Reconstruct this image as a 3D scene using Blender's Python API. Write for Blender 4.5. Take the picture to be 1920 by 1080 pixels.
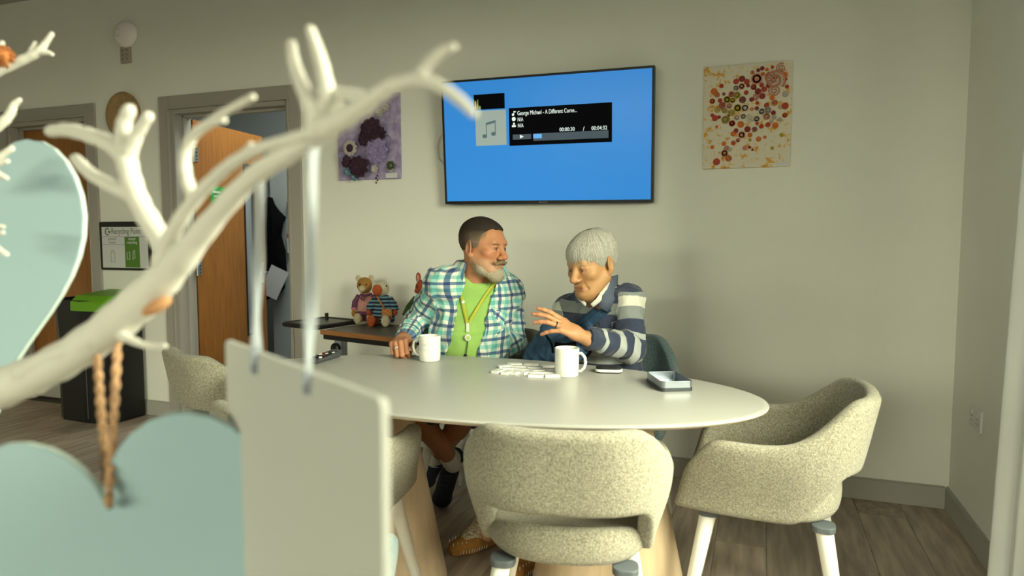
import bpy, bmesh, math, random
import numpy as np
from mathutils import Vector, Matrix

for _o in list(bpy.data.objects): bpy.data.objects.remove(_o, do_unlink=True)
SC = bpy.context.scene
COL = SC.collection
random.seed(7); RNG = np.random.default_rng(7)
PI = math.pi

# ------------------------------------------------------------------ camera
CAM_F, CAM_H = 1270.0, 1.204                     # focal length in pixels of a 1920x1080 frame, lens height in metres
PSI, THETA = math.radians(20.1), math.atan(95.0 / 1270.0)
cam_d = bpy.data.cameras.new('camera'); cam = bpy.data.objects.new('camera', cam_d); COL.objects.link(cam)
cam_d.sensor_width = 36.0; cam_d.lens = 36.0 * CAM_F / 1920.0
cam_d.clip_start = 0.02; cam_d.clip_end = 60
cam.location = (0, 0, CAM_H); cam.rotation_euler = (PI / 2 - THETA, 0, PSI)
cam_d.dof.use_dof = True; cam_d.dof.focus_distance = 2.75; cam_d.dof.aperture_fstop = 3.0
SC.camera = cam

# ------------------------------------------------------------------ daylight and exposure
SC.view_settings.view_transform = 'Standard'; SC.view_settings.look = 'None'
SC.view_settings.gamma = 1.0; SC.view_settings.use_curve_mapping = False
SC.view_settings.exposure = 0.06
DAY = (1.0, 1.0, 0.69)
wd = bpy.data.worlds.new('World'); SC.world = wd; wd.use_nodes = True
wd.node_tree.nodes['Background'].inputs[0].default_value = (0.80, 0.80, 0.62, 1)
wd.node_tree.nodes['Background'].inputs[1].default_value = 0.6
def area(name, loc, rot, sx, sy, power, col=DAY):
    l = bpy.data.lights.new(name, 'AREA'); l.shape = 'RECTANGLE'; l.size = sx; l.size_y = sy; l.energy = power; l.color = col
    o = bpy.data.objects.new(name, l); COL.objects.link(o); o.location = loc; o.rotation_euler = rot
    return o
# overcast sky seen through the side window; the rear light is fill through an added, unseen window
area('sky_light_side', (3.2, 1.0, 3.70), (0, math.radians(90), 0), 3.8, 6.0, 2400)
area('fill_light_rear', (-1.3, -5.4, 3.5), (math.radians(90), 0, 0), 5.5, 3.2, 1650)
SC.cycles.max_bounces = 8; SC.cycles.diffuse_bounces = 5
SC.cycles.sample_clamp_indirect = 6.0

# ------------------------------------------------------------------ helpers
_c, _s = math.cos(PSI), math.sin(PSI)
FW0 = np.array([-_s, _c, 0.]); RT = np.array([_c, _s, 0.]); UP0 = np.array([0, 0, 1.])
FW = FW0 * math.cos(THETA) - UP0 * math.sin(THETA); UPV = UP0 * math.cos(THETA) + FW0 * math.sin(THETA)
EYE = np.array([0, 0, CAM_H])
def ray(x, y): return FW + RT * ((x - 960) / CAM_F) + UPV * ((540 - y) / CAM_F)
def P(x, y, D): return EYE + ray(x, y) * D                      # measured point at distance D
def PY(x, y, Y): r = ray(x, y); return EYE + r * (Y / r[1])
def PZ(x, y, z): r = ray(x, y); return EYE + r * ((z - CAM_H) / r[2])

def s2l(c):
    return tuple((v / 12.92 if v <= .04045 else ((v + .055) / 1.055) ** 2.4) for v in [k / 255 for k in c])

def mat(name, col, rough=.55, metal=0., var=0., vscale=8., bump=0., bscale=200., emit=0., stretch=None, spec=.5, trans=0., alpha=1., sheen=0., col2=None):
    m = bpy.data.materials.new(name); m.use_nodes = True
    nt = m.node_tree; b = nt.nodes['Principled BSDF']
    c = tuple(col) + (1,)
    b.inputs['Base Color'].default_value = c
    b.inputs['Roughness'].default_value = rough; b.inputs['Metallic'].default_value = metal
    b.inputs['Specular IOR Level'].default_value = spec
    b.inputs['Transmission Weight'].default_value = trans; b.inputs['Alpha'].default_value = alpha
    if sheen: b.inputs['Sheen Weight'].default_value = sheen
    if emit:
        b.inputs['Emission Color'].default_value = c; b.inputs['Emission Strength'].default_value = emit
    def coords(scale):
        tc = nt.nodes.new('ShaderNodeTexCoord'); mp = nt.nodes.new('ShaderNodeMapping')
        nt.links.new(tc.outputs['Object'], mp.inputs['Vector'])
        st = stretch or (1, 1, 1)
        mp.inputs['Scale'].default_value = tuple(scale * k for k in st)
        return mp.outputs[0]
    if var or col2:
        n = nt.nodes.new('ShaderNodeTexNoise'); n.inputs['Detail'].default_value = 5; n.inputs['Scale'].default_value = 1
        nt.links.new(coords(vscale), n.inputs['Vector'])
        rp = nt.nodes.new('ShaderNodeValToRGB')
        a = tuple(max(0, k * (1 - var)) for k in col) + (1,)
        z = (tuple(col2) if col2 else tuple(min(1, k * (1 + var)) for k in col)) + (1,)
        rp.color_ramp.elements[0].position = .3; rp.color_ramp.elements[1].position = .7
        rp.color_ramp.elements[0].color = a; rp.color_ramp.elements[1].color = z
        nt.links.new(n.outputs['Fac'], rp.inputs['Fac']); nt.links.new(rp.outputs[0], b.inputs['Base Color'])
    if bump:
        n2 = nt.nodes.new('ShaderNodeTexNoise'); n2.inputs['Detail'].default_value = 3; n2.inputs['Scale'].default_value = 1
        nt.links.new(coords(bscale), n2.inputs['Vector'])
        bp = nt.nodes.new('ShaderNodeBump'); bp.inputs['Strength'].default_value = bump; bp.inputs['Distance'].default_value = .004
        nt.links.new(n2.outputs['Fac'], bp.inputs['Height']); nt.links.new(bp.outputs[0], b.inputs['Normal'])
    return m

def tag(o, label=None, cat=None, group=None, kind=None):
    if label: o['label'] = label
    if cat: o['category'] = cat
    if group: o['group'] = group
    if kind: o['kind'] = kind
    return o
def thing(name, label, cat, loc=(0, 0, 0), rz=0., group=None):
    o = bpy.data.objects.new(name, None); COL.objects.link(o); o.empty_display_size = .1
    o.location = loc; o.rotation_euler = (0, 0, rz)
    return tag(o, label, cat, group)
def link(name, me, m=None, parent=None):
    o = bpy.data.objects.new(name, me); COL.objects.link(o)
    if m is not None and not me.materials: me.materials.append(m)
    if parent is not None: o.parent = parent
    return o
def dup(root, loc=None, rz=None, label=None, group=None, parent=None):
    r = root.copy(); COL.objects.link(r)
    if loc is not None: r.location = loc
    if rz is not None: r.rotation_euler = (0, 0, rz)
    if label: r['label'] = label
    if group: r['group'] = group
    if parent is not None: r.parent = parent
    for ch in list(root.children): dup(ch, parent=r)
    return r
def rotz(a): return np.array([[math.cos(a), -math.sin(a), 0], [math.sin(a), math.cos(a), 0], [0, 0, 1]])
def frame_from(f, up=(0, 0, 1)):
    """columns: left, back (-forward), up for something facing f"""
    f = np.array(f, float); f /= np.linalg.norm(f); up = np.array(up, float)
    l = np.cross(up, f); l /= np.linalg.norm(l); u = np.cross(f, l)
    return np.stack([l, -f, u], 1)

class MB:
    def __init__(s): s.v = []; s.f = []
    def add(s, vs, fs):
        o = len(s.v); s.v.extend([tuple(map(float, p)) for p in vs]); s.f.extend([tuple(i + o for i in q) for q in fs]); return s
    def box(s, c, d, R=None):
        c = np.array(c, float); h = np.array(d, float) / 2
        vs = [np.array([i, j, k]) * h for i in (-1, 1) for j in (-1, 1) for k in (-1, 1)]
        if R is not None: vs = [R @ p for p in vs]
        return s.add([p + c for p in vs], [(0, 1, 3, 2), (4, 6, 7, 5), (0, 4, 5, 1), (2, 3, 7, 6), (0, 2, 6, 4), (1, 5, 7, 3)])
    def tube(s, pts, rad, n=10, caps=True, flat=1.0, up=None):
        pts = [np.array(p, float) for p in pts]; m = len(pts)
        if np.isscalar(rad): rad = [rad] * m
        t0 = pts[1] - pts[0]; t0 = t0 / np.linalg.norm(t0)
        a = np.array(up, float) if up is not None else (np.array([0, 0, 1.]) if abs(t0[2]) < .9 else np.array([1., 0, 0]))
        u = np.cross(t0, a); u /= np.linalg.norm(u)
        vs = []
        for i, p in enumerate(pts):
            t = pts[min(i + 1, m - 1)] - pts[max(i - 1, 0)]; t = t / np.linalg.norm(t)
            u = u - t * (u @ t); u /= np.linalg.norm(u); w = np.cross(t, u)
            for k in range(n):
                q = 2 * PI * k / n
                vs.append(p + rad[i] * (math.cos(q) * u + flat * math.sin(q) * w))
        fs = [(i * n + k, i * n + (k + 1) % n, (i + 1) * n + (k + 1) % n, (i + 1) * n + k) for i in range(m - 1) for k in range(n)]
        if caps:
            fs.append(tuple(range(n - 1, -1, -1))); fs.append(tuple((m - 1) * n + k for k in range(n)))
        return s.add(vs, fs)
    def lathe(s, prof, n=24, c=(0, 0, 0), R=None, sx=1., sy=1.):
        c = np.array(c, float); vs = []
        for r, z in prof:
            for k in range(n):
                q = 2 * PI * k / n; p = np.array([r * math.cos(q) * sx, r * math.sin(q) * sy, z])
                vs.append((R @ p if R is not None else p) + c)
        m = len(prof)
        fs = [(i * n + k, i * n + (k + 1) % n, (i + 1) * n + (k + 1) % n, (i + 1) * n + k) for i in range(m - 1) for k in range(n)]
        if prof[0][0] > 1e-6: fs.append(tuple(range(n - 1, -1, -1)))
        if prof[-1][0] > 1e-6: fs.append(tuple((m - 1) * n + k for k in range(n)))
        return s.add(vs, fs)
    def ell(s, c, r, R=None, nu=16, nv=9):
        if np.isscalar(r): r = (r, r, r)
        prof = [(max(math.sin(PI * i / nv), 1e-4), -math.cos(PI * i / nv)) for i in range(nv + 1)]
        M = np.diag(r); M = (R @ M) if R is not None else M
        return s.lathe(prof, nu, c, M)
    def prism(s, poly, h0, h1, o=(0, 0, 0), ax=((1, 0, 0), (0, 1, 0), (0, 0, 1))):
        o = np.array(o, float); a, b, c = [np.array(k, float) for k in ax]; n = len(poly)
        vs = [o + a * x + b * y + c * h for h in (h0, h1) for x, y in poly]
        fs = [(k, (k + 1) % n, n + (k + 1) % n, n + k) for k in range(n)] + [tuple(range(n - 1, -1, -1)), tuple(range(n, 2 * n))]
        return s.add(vs, fs)
    def grid(s, fn, nu, nv, cu=False):
        vs = [fn(i / (nu if cu else nu - 1), j / (nv - 1)) for i in range(nu) for j in range(nv)]
        fs = [(i * nv + j, ((i + 1) % nu) * nv + j, ((i + 1) % nu) * nv + j + 1, i * nv + j + 1) for i in range(nu if cu else nu - 1) for j in range(nv - 1)]
        return s.add(vs, fs)
    def mesh(s, name, fix=True):
        me = bpy.data.meshes.new(name); me.from_pydata(s.v, [], s.f); me.validate()
        if fix:
            bm = bmesh.new(); bm.from_mesh(me); bmesh.ops.recalc_face_normals(bm, faces=bm.faces); bm.to_mesh(me); bm.free()
        return me
    def build(s, name, m, parent=None, smooth=False, bevel=0., subs=0, solid=0., seg=2, fix=True):
        me = s.mesh(name, fix); o = link(name, me, m, parent)
        if smooth or subs:
            me.polygons.foreach_set('use_smooth', [True] * len(me.polygons))
        if solid:
            k = o.modifiers.new('solid', 'SOLIDIFY'); k.thickness = solid; k.offset = 0
        if bevel:
            k = o.modifiers.new('bevel', 'BEVEL'); k.width = bevel; k.segments = seg; k.limit_method = 'ANGLE'; k.angle_limit = .6
        if subs:
            k = o.modifiers.new('subs', 'SUBSURF'); k.levels = subs; k.render_levels = subs
        return o
def part(name, m, parent, fn, **kw):
    b = MB(); fn(b); return b.build(name, m, parent, **kw)
def struct(o, label=None):
    o['kind'] = 'structure'
    if label: o['label'] = label
    return o
def rrect(w, h, r, n=5):
    pts = []
    for cx, cy, a0 in ((w / 2 - r, h / 2 - r, 0), (-w / 2 + r, h / 2 - r, 90), (-w / 2 + r, -h / 2 + r, 180), (w / 2 - r, -h / 2 + r, 270)):
        for k in range(n + 1):
            a = math.radians(a0 + 90 * k / n); pts.append((cx + r * math.cos(a), cy + r * math.sin(a)))
    return pts
def text_mesh(txt, size, align='LEFT', ext=.0004):
    cu = bpy.data.curves.new('lettering', 'FONT'); cu.body = txt; cu.size = size; cu.align_x = align; cu.extrude = ext; cu.resolution_u = 3
    o = bpy.data.objects.new('tmp', cu); COL.objects.link(o)
    dg = bpy.context.evaluated_depsgraph_get(); me = bpy.data.meshes.new_from_object(o.evaluated_get(dg))
    bpy.data.objects.remove(o, do_unlink=True); bpy.data.curves.remove(cu)
    return me
def text(name, txt, size, m, parent, loc, rot, align='LEFT', sx=1.):
    me = text_mesh(txt, size, align); o = link(name, me, m, parent); o.location = loc; o.rotation_euler = rot; o.scale = (sx, 1, 1)
    return o

# ------------------------------------------------------------------ materials
M = {}
M['wall'] = mat('wall_paint', (.84, .84, .80), .85, bump=.06, bscale=260, var=.02, vscale=2)
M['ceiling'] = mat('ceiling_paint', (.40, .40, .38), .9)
M['trim'] = mat('trim_paint', (.40, .385, .36), .6)
M['arch'] = mat('architrave_paint', (.36, .34, .315), .55)
M['door'] = mat('veneer_wood', (.31, .120, .020), .45, var=.22, vscale=6, stretch=(9, 9, .6))
M['black'] = mat('black_plastic', (.008, .008, .009), .42, spec=.35)
M['matblack'] = mat('soft_black', (.004, .004, .005), .95, spec=.05)
M['steel'] = mat('brushed_steel', (.55, .55, .55), .3, metal=1)
M['white'] = mat('white_plastic', (.72, .72, .72), .45)
M['lam'] = mat('white_laminate', (.40, .40, .385), .34, spec=.45)
M['lam_edge'] = mat('laminate_edge', (.62, .52, .42), .5)
M['ash'] = mat('pale_ash_veneer', (.56, .43, .30), .55, var=.10, vscale=5, stretch=(8, 8, .5))
M['fabric'] = mat('oatmeal_tweed', (.30, .285, .225), .95, var=.44, vscale=215, bump=.9, bscale=420, sheen=.25, spec=.15)
M['bluefab'] = mat('blue_grey_tweed', (.12, .18, .20), .95, var=.50, vscale=215, bump=.9, bscale=420, sheen=.25, spec=.15)
M['leg'] = mat('white_powder_coat', (.82, .82, .80), .4)
M['bracket'] = mat('slate_bracket', (.085, .10, .115), .5)
M['mug'] = mat('white_glaze', (.80, .80, .78), .18)
M['paper'] = mat('white_paper', (.66, .68, .72), .8)
M['tree'] = mat('white_paint', (.70, .69, .645), .75, var=.03, vscale=20)
M['aqua'] = mat('aqua_paint', (.315, .46, .53), .55, var=.02, vscale=6)
M['aqua_rim'] = mat('pale_aqua_rim', (.58, .70, .68), .6)
M['card'] = mat('beige_card', (.425, .43, .42), .8)
M['twine'] = mat('jute_twine', (.50, .30, .17), .95, var=.35, vscale=150, bump=1., bscale=350)
M['ribbon'] = mat('satin_ribbon', (.38, .42, .47), .6, alpha=.66)
M['curtain'] = mat('curtain_voile', (.80, .83, .86), .9, bump=.2, bscale=500)
M['glass'] = mat('window_glass', (.30, .33, .36), .08, spec=.5)
# ------------------------------------------------------------------ room shell
WY, RX, CZ, LX, BY = 3.42, .812, 2.86, -6.4, -3.2     # back wall, right wall, ceiling, left wall, rear wall
AW = .085                                               # architrave width
D1 = (-3.60, -2.675); D2 = (-5.15, -4.345)              # clear openings of the two doorways
DH = 2.025
TH_ = .14
fl = struct(part('floor', mat('floor_base', (.07, .06, .05), .8), None, lambda b: b.box(((LX + RX) / 2, (BY + 6.6) / 2, -.03), (RX - LX + .4, 6.6 - BY, .05))))
# wood-effect floor planks, running towards the back wall
PM = []
for i in range(5):
    g = (.95, 1.06, .88, 1.12, 1.0)[i]
    PM.append(mat('oak_plank', (.29 * g, .225 * g, .175 * g), .48, var=.22, vscale=3.2, stretch=(9, .9, 1), col2=(.42 * g, .345 * g, .28 * g)))
pw, pl = .19, 1.22
pm_mesh = []
for m in PM:
    b = MB().box((0, 0, 0), (pw - .0016, pl - .0016, .006)); me = b.mesh('plank'); me.materials.append(m); pm_mesh.append(me)
k = 0
for i in range(38):
    x = RX - pw * (i + .5)
    if x < LX: break
    y = .15 - (i * .47 % 1) * pl
    while y < WY - .01:
        y0, y1 = max(y, -.2), min(y + pl, WY)
        if y1 - y0 > .03:
            o = link('plank', pm_mesh[RNG.integers(5)], None, fl)
            o.location = (x, (y0 + y1) / 2, -.003); o.scale = (1, (y1 - y0) / pl, 1)
        y += pl
struct(part('ceiling', M['ceiling'], None, lambda b: b.box(((LX + RX) / 2, (BY + WY) / 2, CZ + .05), (RX - LX + .4, WY - BY + .4, .1))))
def wall_back(b):
    xs = [LX, D2[0], D2[1], D1[0], D1[1], RX + .1]
    for a, c in ((0, 1), (2, 3), (4, 5)):
        b.box(((xs[a] + xs[c]) / 2, WY + TH_ / 2, CZ / 2), (xs[c] - xs[a], TH_, CZ))
    for d in (D1, D2):
        b.box(((d[0] + d[1]) / 2, WY + TH_ / 2, (DH + CZ) / 2), (d[1] - d[0], TH_, CZ - DH))
struct(part('wall_back', M['wall'], None, wall_back))
WIN = (.40, 2.22, .70, 2.22)                           # side window: y from, y to, sill, head
def wall_right(b):
    y0, y1, z0, z1 = WIN; X = RX + .1
    b.box((X, (y1 + WY) / 2, CZ / 2), (.2, WY - y1, CZ)); b.box((X, (BY + y0) / 2, CZ / 2), (.2, y0 - BY, CZ))
    b.box((X, (y0 + y1) / 2, z0 / 2), (.2, y1 - y0, z0)); b.box((X, (y0 + y1) / 2, (z1 + CZ) / 2), (.2, y1 - y0, CZ - z1))
struct(part('wall_right', M['wall'], None, wall_right))
struct(part('wall_left', M['wall'], None, lambda b: b.box((LX - .05, (BY + WY) / 2, CZ / 2), (.1, WY - BY, CZ))))
RW = (-3.2, .1, .8, 2.10)  # opening of an unseen rear window, added to let fill light in
def wall_rear(b):
    x0, x1, z0, z1 = RW; Y = BY - .1
    b.box(((LX + x0) / 2, Y, CZ / 2), (x0 - LX, .2, CZ)); b.box(((x1 + RX) / 2, Y, CZ / 2), (RX - x1, .2, CZ))
    b.box(((x0 + x1) / 2, Y, z0 / 2), (x1 - x0, .2, z0)); b.box(((x0 + x1) / 2, Y, (z1 + CZ) / 2), (x1 - x0, .2, CZ - z1))
struct(part('wall_rear', M['wall'], None, wall_rear))
w1 = struct(part('window_1', M['white'], None, lambda b: [b.box((RX + .06, y, (WIN[2] + WIN[3]) / 2), (.06, .05, WIN[3] - WIN[2])) for y in (WIN[0] + .025, 1.31, WIN[1] - .025)] +
     [b.box((RX + .06, (WIN[0] + WIN[1]) / 2, z), (.06, WIN[1] - WIN[0], .05)) for z in (WIN[2] + .025, WIN[3] - .025)]))
part('window_sill', M['white'], w1, lambda b: b.box((RX + .02, (WIN[0] + WIN[1]) / 2, WIN[2] - .012), (.17, WIN[1] - WIN[0], .024)), bevel=.004)
w2 = struct(part('unseen_window_2', M['white'], None, lambda b: [b.box((x, BY - .06, (RW[2] + RW[3]) / 2), (.05, .06, RW[3] - RW[2])) for x in (RW[0] + .025, -1.2, RW[1] - .025)] +
     [b.box(((RW[0] + RW[1]) / 2, BY - .06, z), (RW[1] - RW[0], .06, .05)) for z in (RW[2] + .025, RW[3] - .025)]))
# skirting
def base_back(b):
    for a, c in ((D1[1] + AW, RX - .014), (D2[1] + AW, D1[0] - AW), (LX, D2[0] - AW)):
        b.box(((a + c) / 2, WY - .007, .048), (c - a, .014, .096))
        b.box(((a + c) / 2, WY - .004, .099), (c - a, .008, .006))
struct(part('baseboard_back', M['trim'], None, base_back, bevel=.002))
def base_right(b):
    b.box((RX - .007, (BY + WY) / 2, .048), (.014, WY - BY, .096)); b.box((RX - .004, (BY + WY) / 2, .099), (.008, WY - BY, .006))
struct(part('baseboard_right', M['trim'], None, base_right, bevel=.002))
# doorways: architrave, lining and stop
def doorway(n, d):
    x0, x1 = d
    def arch(b):
        for x in (x0 - AW / 2, x1 + AW / 2): b.box((x, WY - .009, (DH + AW) / 2), (AW, .018, DH + AW))
        b.box(((x0 + x1) / 2, WY - .009, DH + AW / 2), (x1 - x0, .018, AW))
    t = struct(part('trim_%d' % n, M['arch'], None, arch, bevel=.003))
    def lining(b):
        for s, x in ((1, x0), (-1, x1)):
            b.box((x + s * .014, WY + TH_ / 2, DH / 2), (.028, TH_ + .004, DH))
            b.box((x + s * .036, WY + .075, DH / 2), (.016, .03, DH))
        b.box(((x0 + x1) / 2, WY + TH_ / 2, DH - .014), (x1 - x0 - .056, TH_ + .004, .028))
        b.box(((x0 + x1) / 2, WY + .075, DH - .036), (x1 - x0 - .056, .03, .016))
    part('door_lining', M['arch'], t, lining, bevel=.002)
    def bead(b):
        for s, x in ((1, x0), (-1, x1)): b.box((x - s * .006, WY - .021, DH / 2), (.012, .008, DH))
        b.box(((x0 + x1) / 2, WY - .021, DH + .006), (x1 - x0 + .024, .008, .012))
    part('edge_bead', M['arch'], t, bead, bevel=.002)
doorway(1, D1); doorway(2, D2)
# open door of doorway 1, swung into the room beyond
HX, HY = D1[0] + .035, WY + TH_ + .005
dr = struct(thing('door_1', None, None, (HX, HY, 0), math.radians(97.5)))
LW = .80
def leaf(b):                                             # leaf along local x, face at local -y side
    g0, g1 = .545, .665
    b.box((g0 / 2, .022, 1.0), (g0, .044, 1.97)); b.box(((g1 + LW) / 2, .022, 1.0), (LW - g1, .044, 1.97))
    b.box(((g0 + g1) / 2, .022, .24), (g1 - g0, .044, .45)); b.box(((g0 + g1) / 2, .022, 1.865), (g1 - g0, .044, .24))
part('door_leaf', M['door'], dr, leaf)
part('vision_panel', M['glass'], dr, lambda b: b.box((.605, .022, 1.105), (.12, .012, 1.28)))
def vframe(b):
    for x in (.545, .665): b.box((x, .022, 1.105), (.014, .054, 1.30))
    for z in (.465, 1.745): b.box((.605, .022, z), (.134, .054, .014))
part('panel_frame', M['black'], dr, vframe)
h = part('handle', M['steel'], dr, lambda b: (b.tube([(.74, .0, .93), (.74, -.05, .93)], .010), b.tube([(.745, -.05, .93), (.63, -.05, .93)], .009)), smooth=True)
part('handle_plate', M['steel'], dr, lambda b: b.box((.74, -.004, .93), (.045, .008, .16)), bevel=.003)
part('edge_strip', M['black'], dr, lambda b: b.box((-.004, .022, 1.0), (.006, .03, 1.97)))
for z in (.25, 1.00, 1.76):
    hp = part('hinge', M['steel'], dr, lambda b: (b.box((.012, -.003, z), (.05, .004, .10)), b.tube([(-.012, -.006, z - .055), (-.012, -.006, z + .055)], .008)))
    part('hinge_screw', M['black'], hp, lambda b: [b.box((.02, -.006, z + q), (.008, .003, .008)) for q in (-.035, -.012, .012, .035)])
ds = text('door_notice', '', .03, M['paper'], dr, (0, 0, 0), (0, 0, 0)) if False else None
sg = part('notice', mat('green_notice', (.03, .33, .05), .5), dr, lambda b: b.box((.24, -.002, 1.50), (.17, .003, .12)))
part('notice_print', M['paper'], sg, lambda b: (b.box((.22, -.0045, 1.52), (.08, .002, .012)), b.box((.24, -.0045, 1.49), (.11, .002, .008))))
# closed door of doorway 2
d2 = struct(thing('door_2', None, None, (D2[0] + .03, WY + .095, 0), 0))
part('door_leaf', M['door'], d2, lambda b: b.box(((D2[1] - D2[0] - .06) / 2, .022, 1.0), (D2[1] - D2[0] - .06, .044, 1.985)))
part('kick_plate', M['trim'], d2, lambda b: b.box(((D2[1] - D2[0] - .06) / 2, -.002, .08), (D2[1] - D2[0] - .1, .003, .14)))
# room beyond the open door
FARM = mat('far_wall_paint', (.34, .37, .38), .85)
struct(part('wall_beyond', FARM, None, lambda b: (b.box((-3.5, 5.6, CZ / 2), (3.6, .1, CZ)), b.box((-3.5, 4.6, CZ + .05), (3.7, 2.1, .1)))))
cb = thing('tall_cupboard', 'pale grey tall cupboard in the room beyond the open door', 'cupboard', (-3.83, 5.25, 0))
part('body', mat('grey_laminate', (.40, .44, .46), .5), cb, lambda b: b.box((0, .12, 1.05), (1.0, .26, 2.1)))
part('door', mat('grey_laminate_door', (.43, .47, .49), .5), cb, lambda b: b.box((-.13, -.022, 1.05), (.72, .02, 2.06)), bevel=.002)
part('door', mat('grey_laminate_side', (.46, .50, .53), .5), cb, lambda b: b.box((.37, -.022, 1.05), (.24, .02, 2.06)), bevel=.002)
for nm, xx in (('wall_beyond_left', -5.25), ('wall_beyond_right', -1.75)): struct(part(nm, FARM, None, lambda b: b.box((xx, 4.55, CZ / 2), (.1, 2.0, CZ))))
area_l = bpy.data.lights.new('room_beyond_fill', 'AREA'); area_l.size = .9; area_l.energy = 34; area_l.color = (.95, 1, .85)  # unseen area light, added to brighten the view through the open door
lo = bpy.data.objects.new('room_beyond_fill', area_l); COL.objects.link(lo); lo.location = (-3.0, 4.3, 2.75)
# ------------------------------------------------------------------ table
TC = (-.85, 1.98)
tb = thing('oval_table', 'large white oval table with two pale cone-shaped wooden pedestals', 'table', (TC[0], TC[1], 0))
TA, TB_ = .885, .438
part('tabletop', M['lam'], tb, lambda b: b.lathe([(0.0001, .740), (.985, .740), (.998, .7385), (1.0, .735), (.998, .732), (.985, .730)][::-1] + [], 128, sx=TA, sy=TB_), smooth=False)
part('top_edge', M['lam_edge'], tb, lambda b: b.lathe([(.90, .7235), (.975, .7235), (.9985, .7315), (.90, .7315)], 128, sx=TA, sy=TB_))
for dx in (-.42, .42):
    def ped(b):
        b.lathe([(.262, .004), (.265, .012), (.118, .70), (.116, .7235)], 56, (dx, .08, 0), sy=.62)
    part('pedestal', M['ash'], tb, ped, smooth=True)
    part('floor_ring', M['bracket'], tb, lambda b: b.lathe([(.258, 0), (.258, .006)], 56, (dx, .08, 0), sy=.62))

# ------------------------------------------------------------------ tub chairs
def sst(a, b, x):
    t = min(1, max(0, (x - a) / (b - a))); return t * t * (3 - 2 * t)
def make_chair(name, label, fab, group=None):
    r = thing(name, label, 'chair', group=group)
    TM = math.radians(128)
    def S(t, e=.72): return math.copysign(abs(t) ** e, t)
    def fn(u, v):
        th = (u * 2 - 1) * TM; a = abs(math.degrees(th))
        zt = .785 - .125 * sst(38, 92, a) - .10 * sst(112, 128, a) ** 2
        zb = .580 - .140 * sst(42, 78, a)
        z = zb + (zt - zb) * v; q = (z - .43) / .355
        wx = .82 + .20 * sst(0, .62, q) - .05 * sst(.6, 1.0, q)
        x = .236 * S(math.sin(th)) * wx
        back = max(0, math.cos(th))
        y = -.005 - .205 * S(math.cos(th)) - back ** .6 * (.075 * q - .015)
        y += sst(85, 128, a) * (.105 - .10 * q)
        return (x, y, z)
    b = MB(); b.grid(fn, 45, 10); b.build('shell', fab, r, solid=.042, subs=1)
    def seat(b):
        n = 40
        def ring(sc, z, lift=0.):
            out = []
            for k in range(n):
                q = 2 * PI * k / n; x = .206 * S(math.cos(q), .8) * sc; y = .010 + .212 * S(math.sin(q), .8) * sc
                out.append((x, y, z + lift * sst(.05, .20, -y)))
            return out
        rings = [ring(.02, .432), ring(.80, .432), ring(.95, .439), ring(1.0, .460, .012), ring(1.0, .480, .045), ring(.95, .498, .045), ring(.80, .504, .02), ring(.4, .500), ring(.02, .500)]
        vs = [p for g in rings for p in g]
        fs = [(i * n + k, i * n + (k + 1) % n, (i + 1) * n + (k + 1) % n, (i + 1) * n + k) for i in range(len(rings) - 1) for k in range(n)]
        fs += [tuple(range(n - 1, -1, -1)), tuple((len(rings) - 1) * n + k for k in range(n))]
        b.add(vs, fs)
    part('seat', fab, r, seat, subs=1)
    for sx in (-1, 1):
        for sy in (-1, 1):
            part('leg', M['leg'], r, lambda b: b.tube([(sx * .225, sy * .225, 0), (sx * .150, sy * .152, .412), (sx * .148, sy * .150, .420)], [.0135, .0225, .0225], 20), smooth=True)
            part('leg_cap', M['bracket'], r, lambda b: b.prism(rrect(.062, .062, .022), .418, .436, (sx * .146, sy * .148, 0)), bevel=.003)
    return r
ch = make_chair('tub_chair', 'oatmeal tweed tub chair at the front of the oval table, back to viewer', M['fabric'], 'tub chairs')
ch.location = (-.450, 1.655, 0); ch.rotation_euler = (0, 0, math.radians(11))
dup(ch, (.035, 2.10, 0), math.radians(88), 'oatmeal tweed tub chair at the right end of the table, seen from its side', 'tub chairs')
dup(ch, (-1.165, 1.60, 0), math.radians(4), 'oatmeal tweed tub chair mostly hidden behind the hanging beige card', 'tub chairs')
dup(ch, (-1.90, 2.13, 0), math.radians(-24), 'oatmeal tweed tub chair at the left end of the table beside the black bin', 'tub chairs')
dup(ch, (-1.13, 2.70, 0), math.radians(176), 'tub chair under the man in the checked shirt', 'tub chairs')
cb2 = make_chair('tub_chair', 'blue-grey tub chair under the person in the striped rugby top', M['bluefab'], 'tub chairs')
cb2.location = (-.545, 2.70, 0); cb2.rotation_euler = (0, 0, math.radians(186))
dup(cb2, (-.845, .905, 0), math.radians(8), 'blue-grey tub chair nearest the viewer, at the bottom edge below the card', 'tub chairs')

# ------------------------------------------------------------------ wall things
# television
TVW, TVH = 1.118, .645
tvc = (PY(836, 158, WY - .10) + PY(1217, 375, WY - .06)) / 2
tv = thing('television', 'wall-mounted flat television with a blue screen showing a music player', 'television', (float(tvc[0]), WY - .082, float(tvc[2])))
tv.rotation_euler = (math.radians(5.0), math.radians(.55), 0)
tv_R = np.array(tv.rotation_euler.to_matrix()); tv_o = np.array(tv.location)
part('casing', M['black'], tv, lambda b: b.box((0, .012, 0), (TVW, .03, TVH)), bevel=.004)
def bez(b):
    w = .011
    for x in (-1, 1): b.box((x * (TVW / 2 - w / 2), -.006, 0), (w, .01, TVH))
    b.box((0, -.006, TVH / 2 - w / 2), (TVW - 2 * w, .01, w)); b.box((0, -.006, -TVH / 2 + .008), (TVW - 2 * w, .01, .016))
part('bezel', M['black'], tv, bez, bevel=.0015)
SCR = mat('screen_blue', (.030, .20, .58), .22, emit=.74, spec=.12)
part('screen', SCR, tv, lambda b: b.box((0, -.0045, .0025), (TVW - .022, .004, TVH - .027)))
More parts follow.
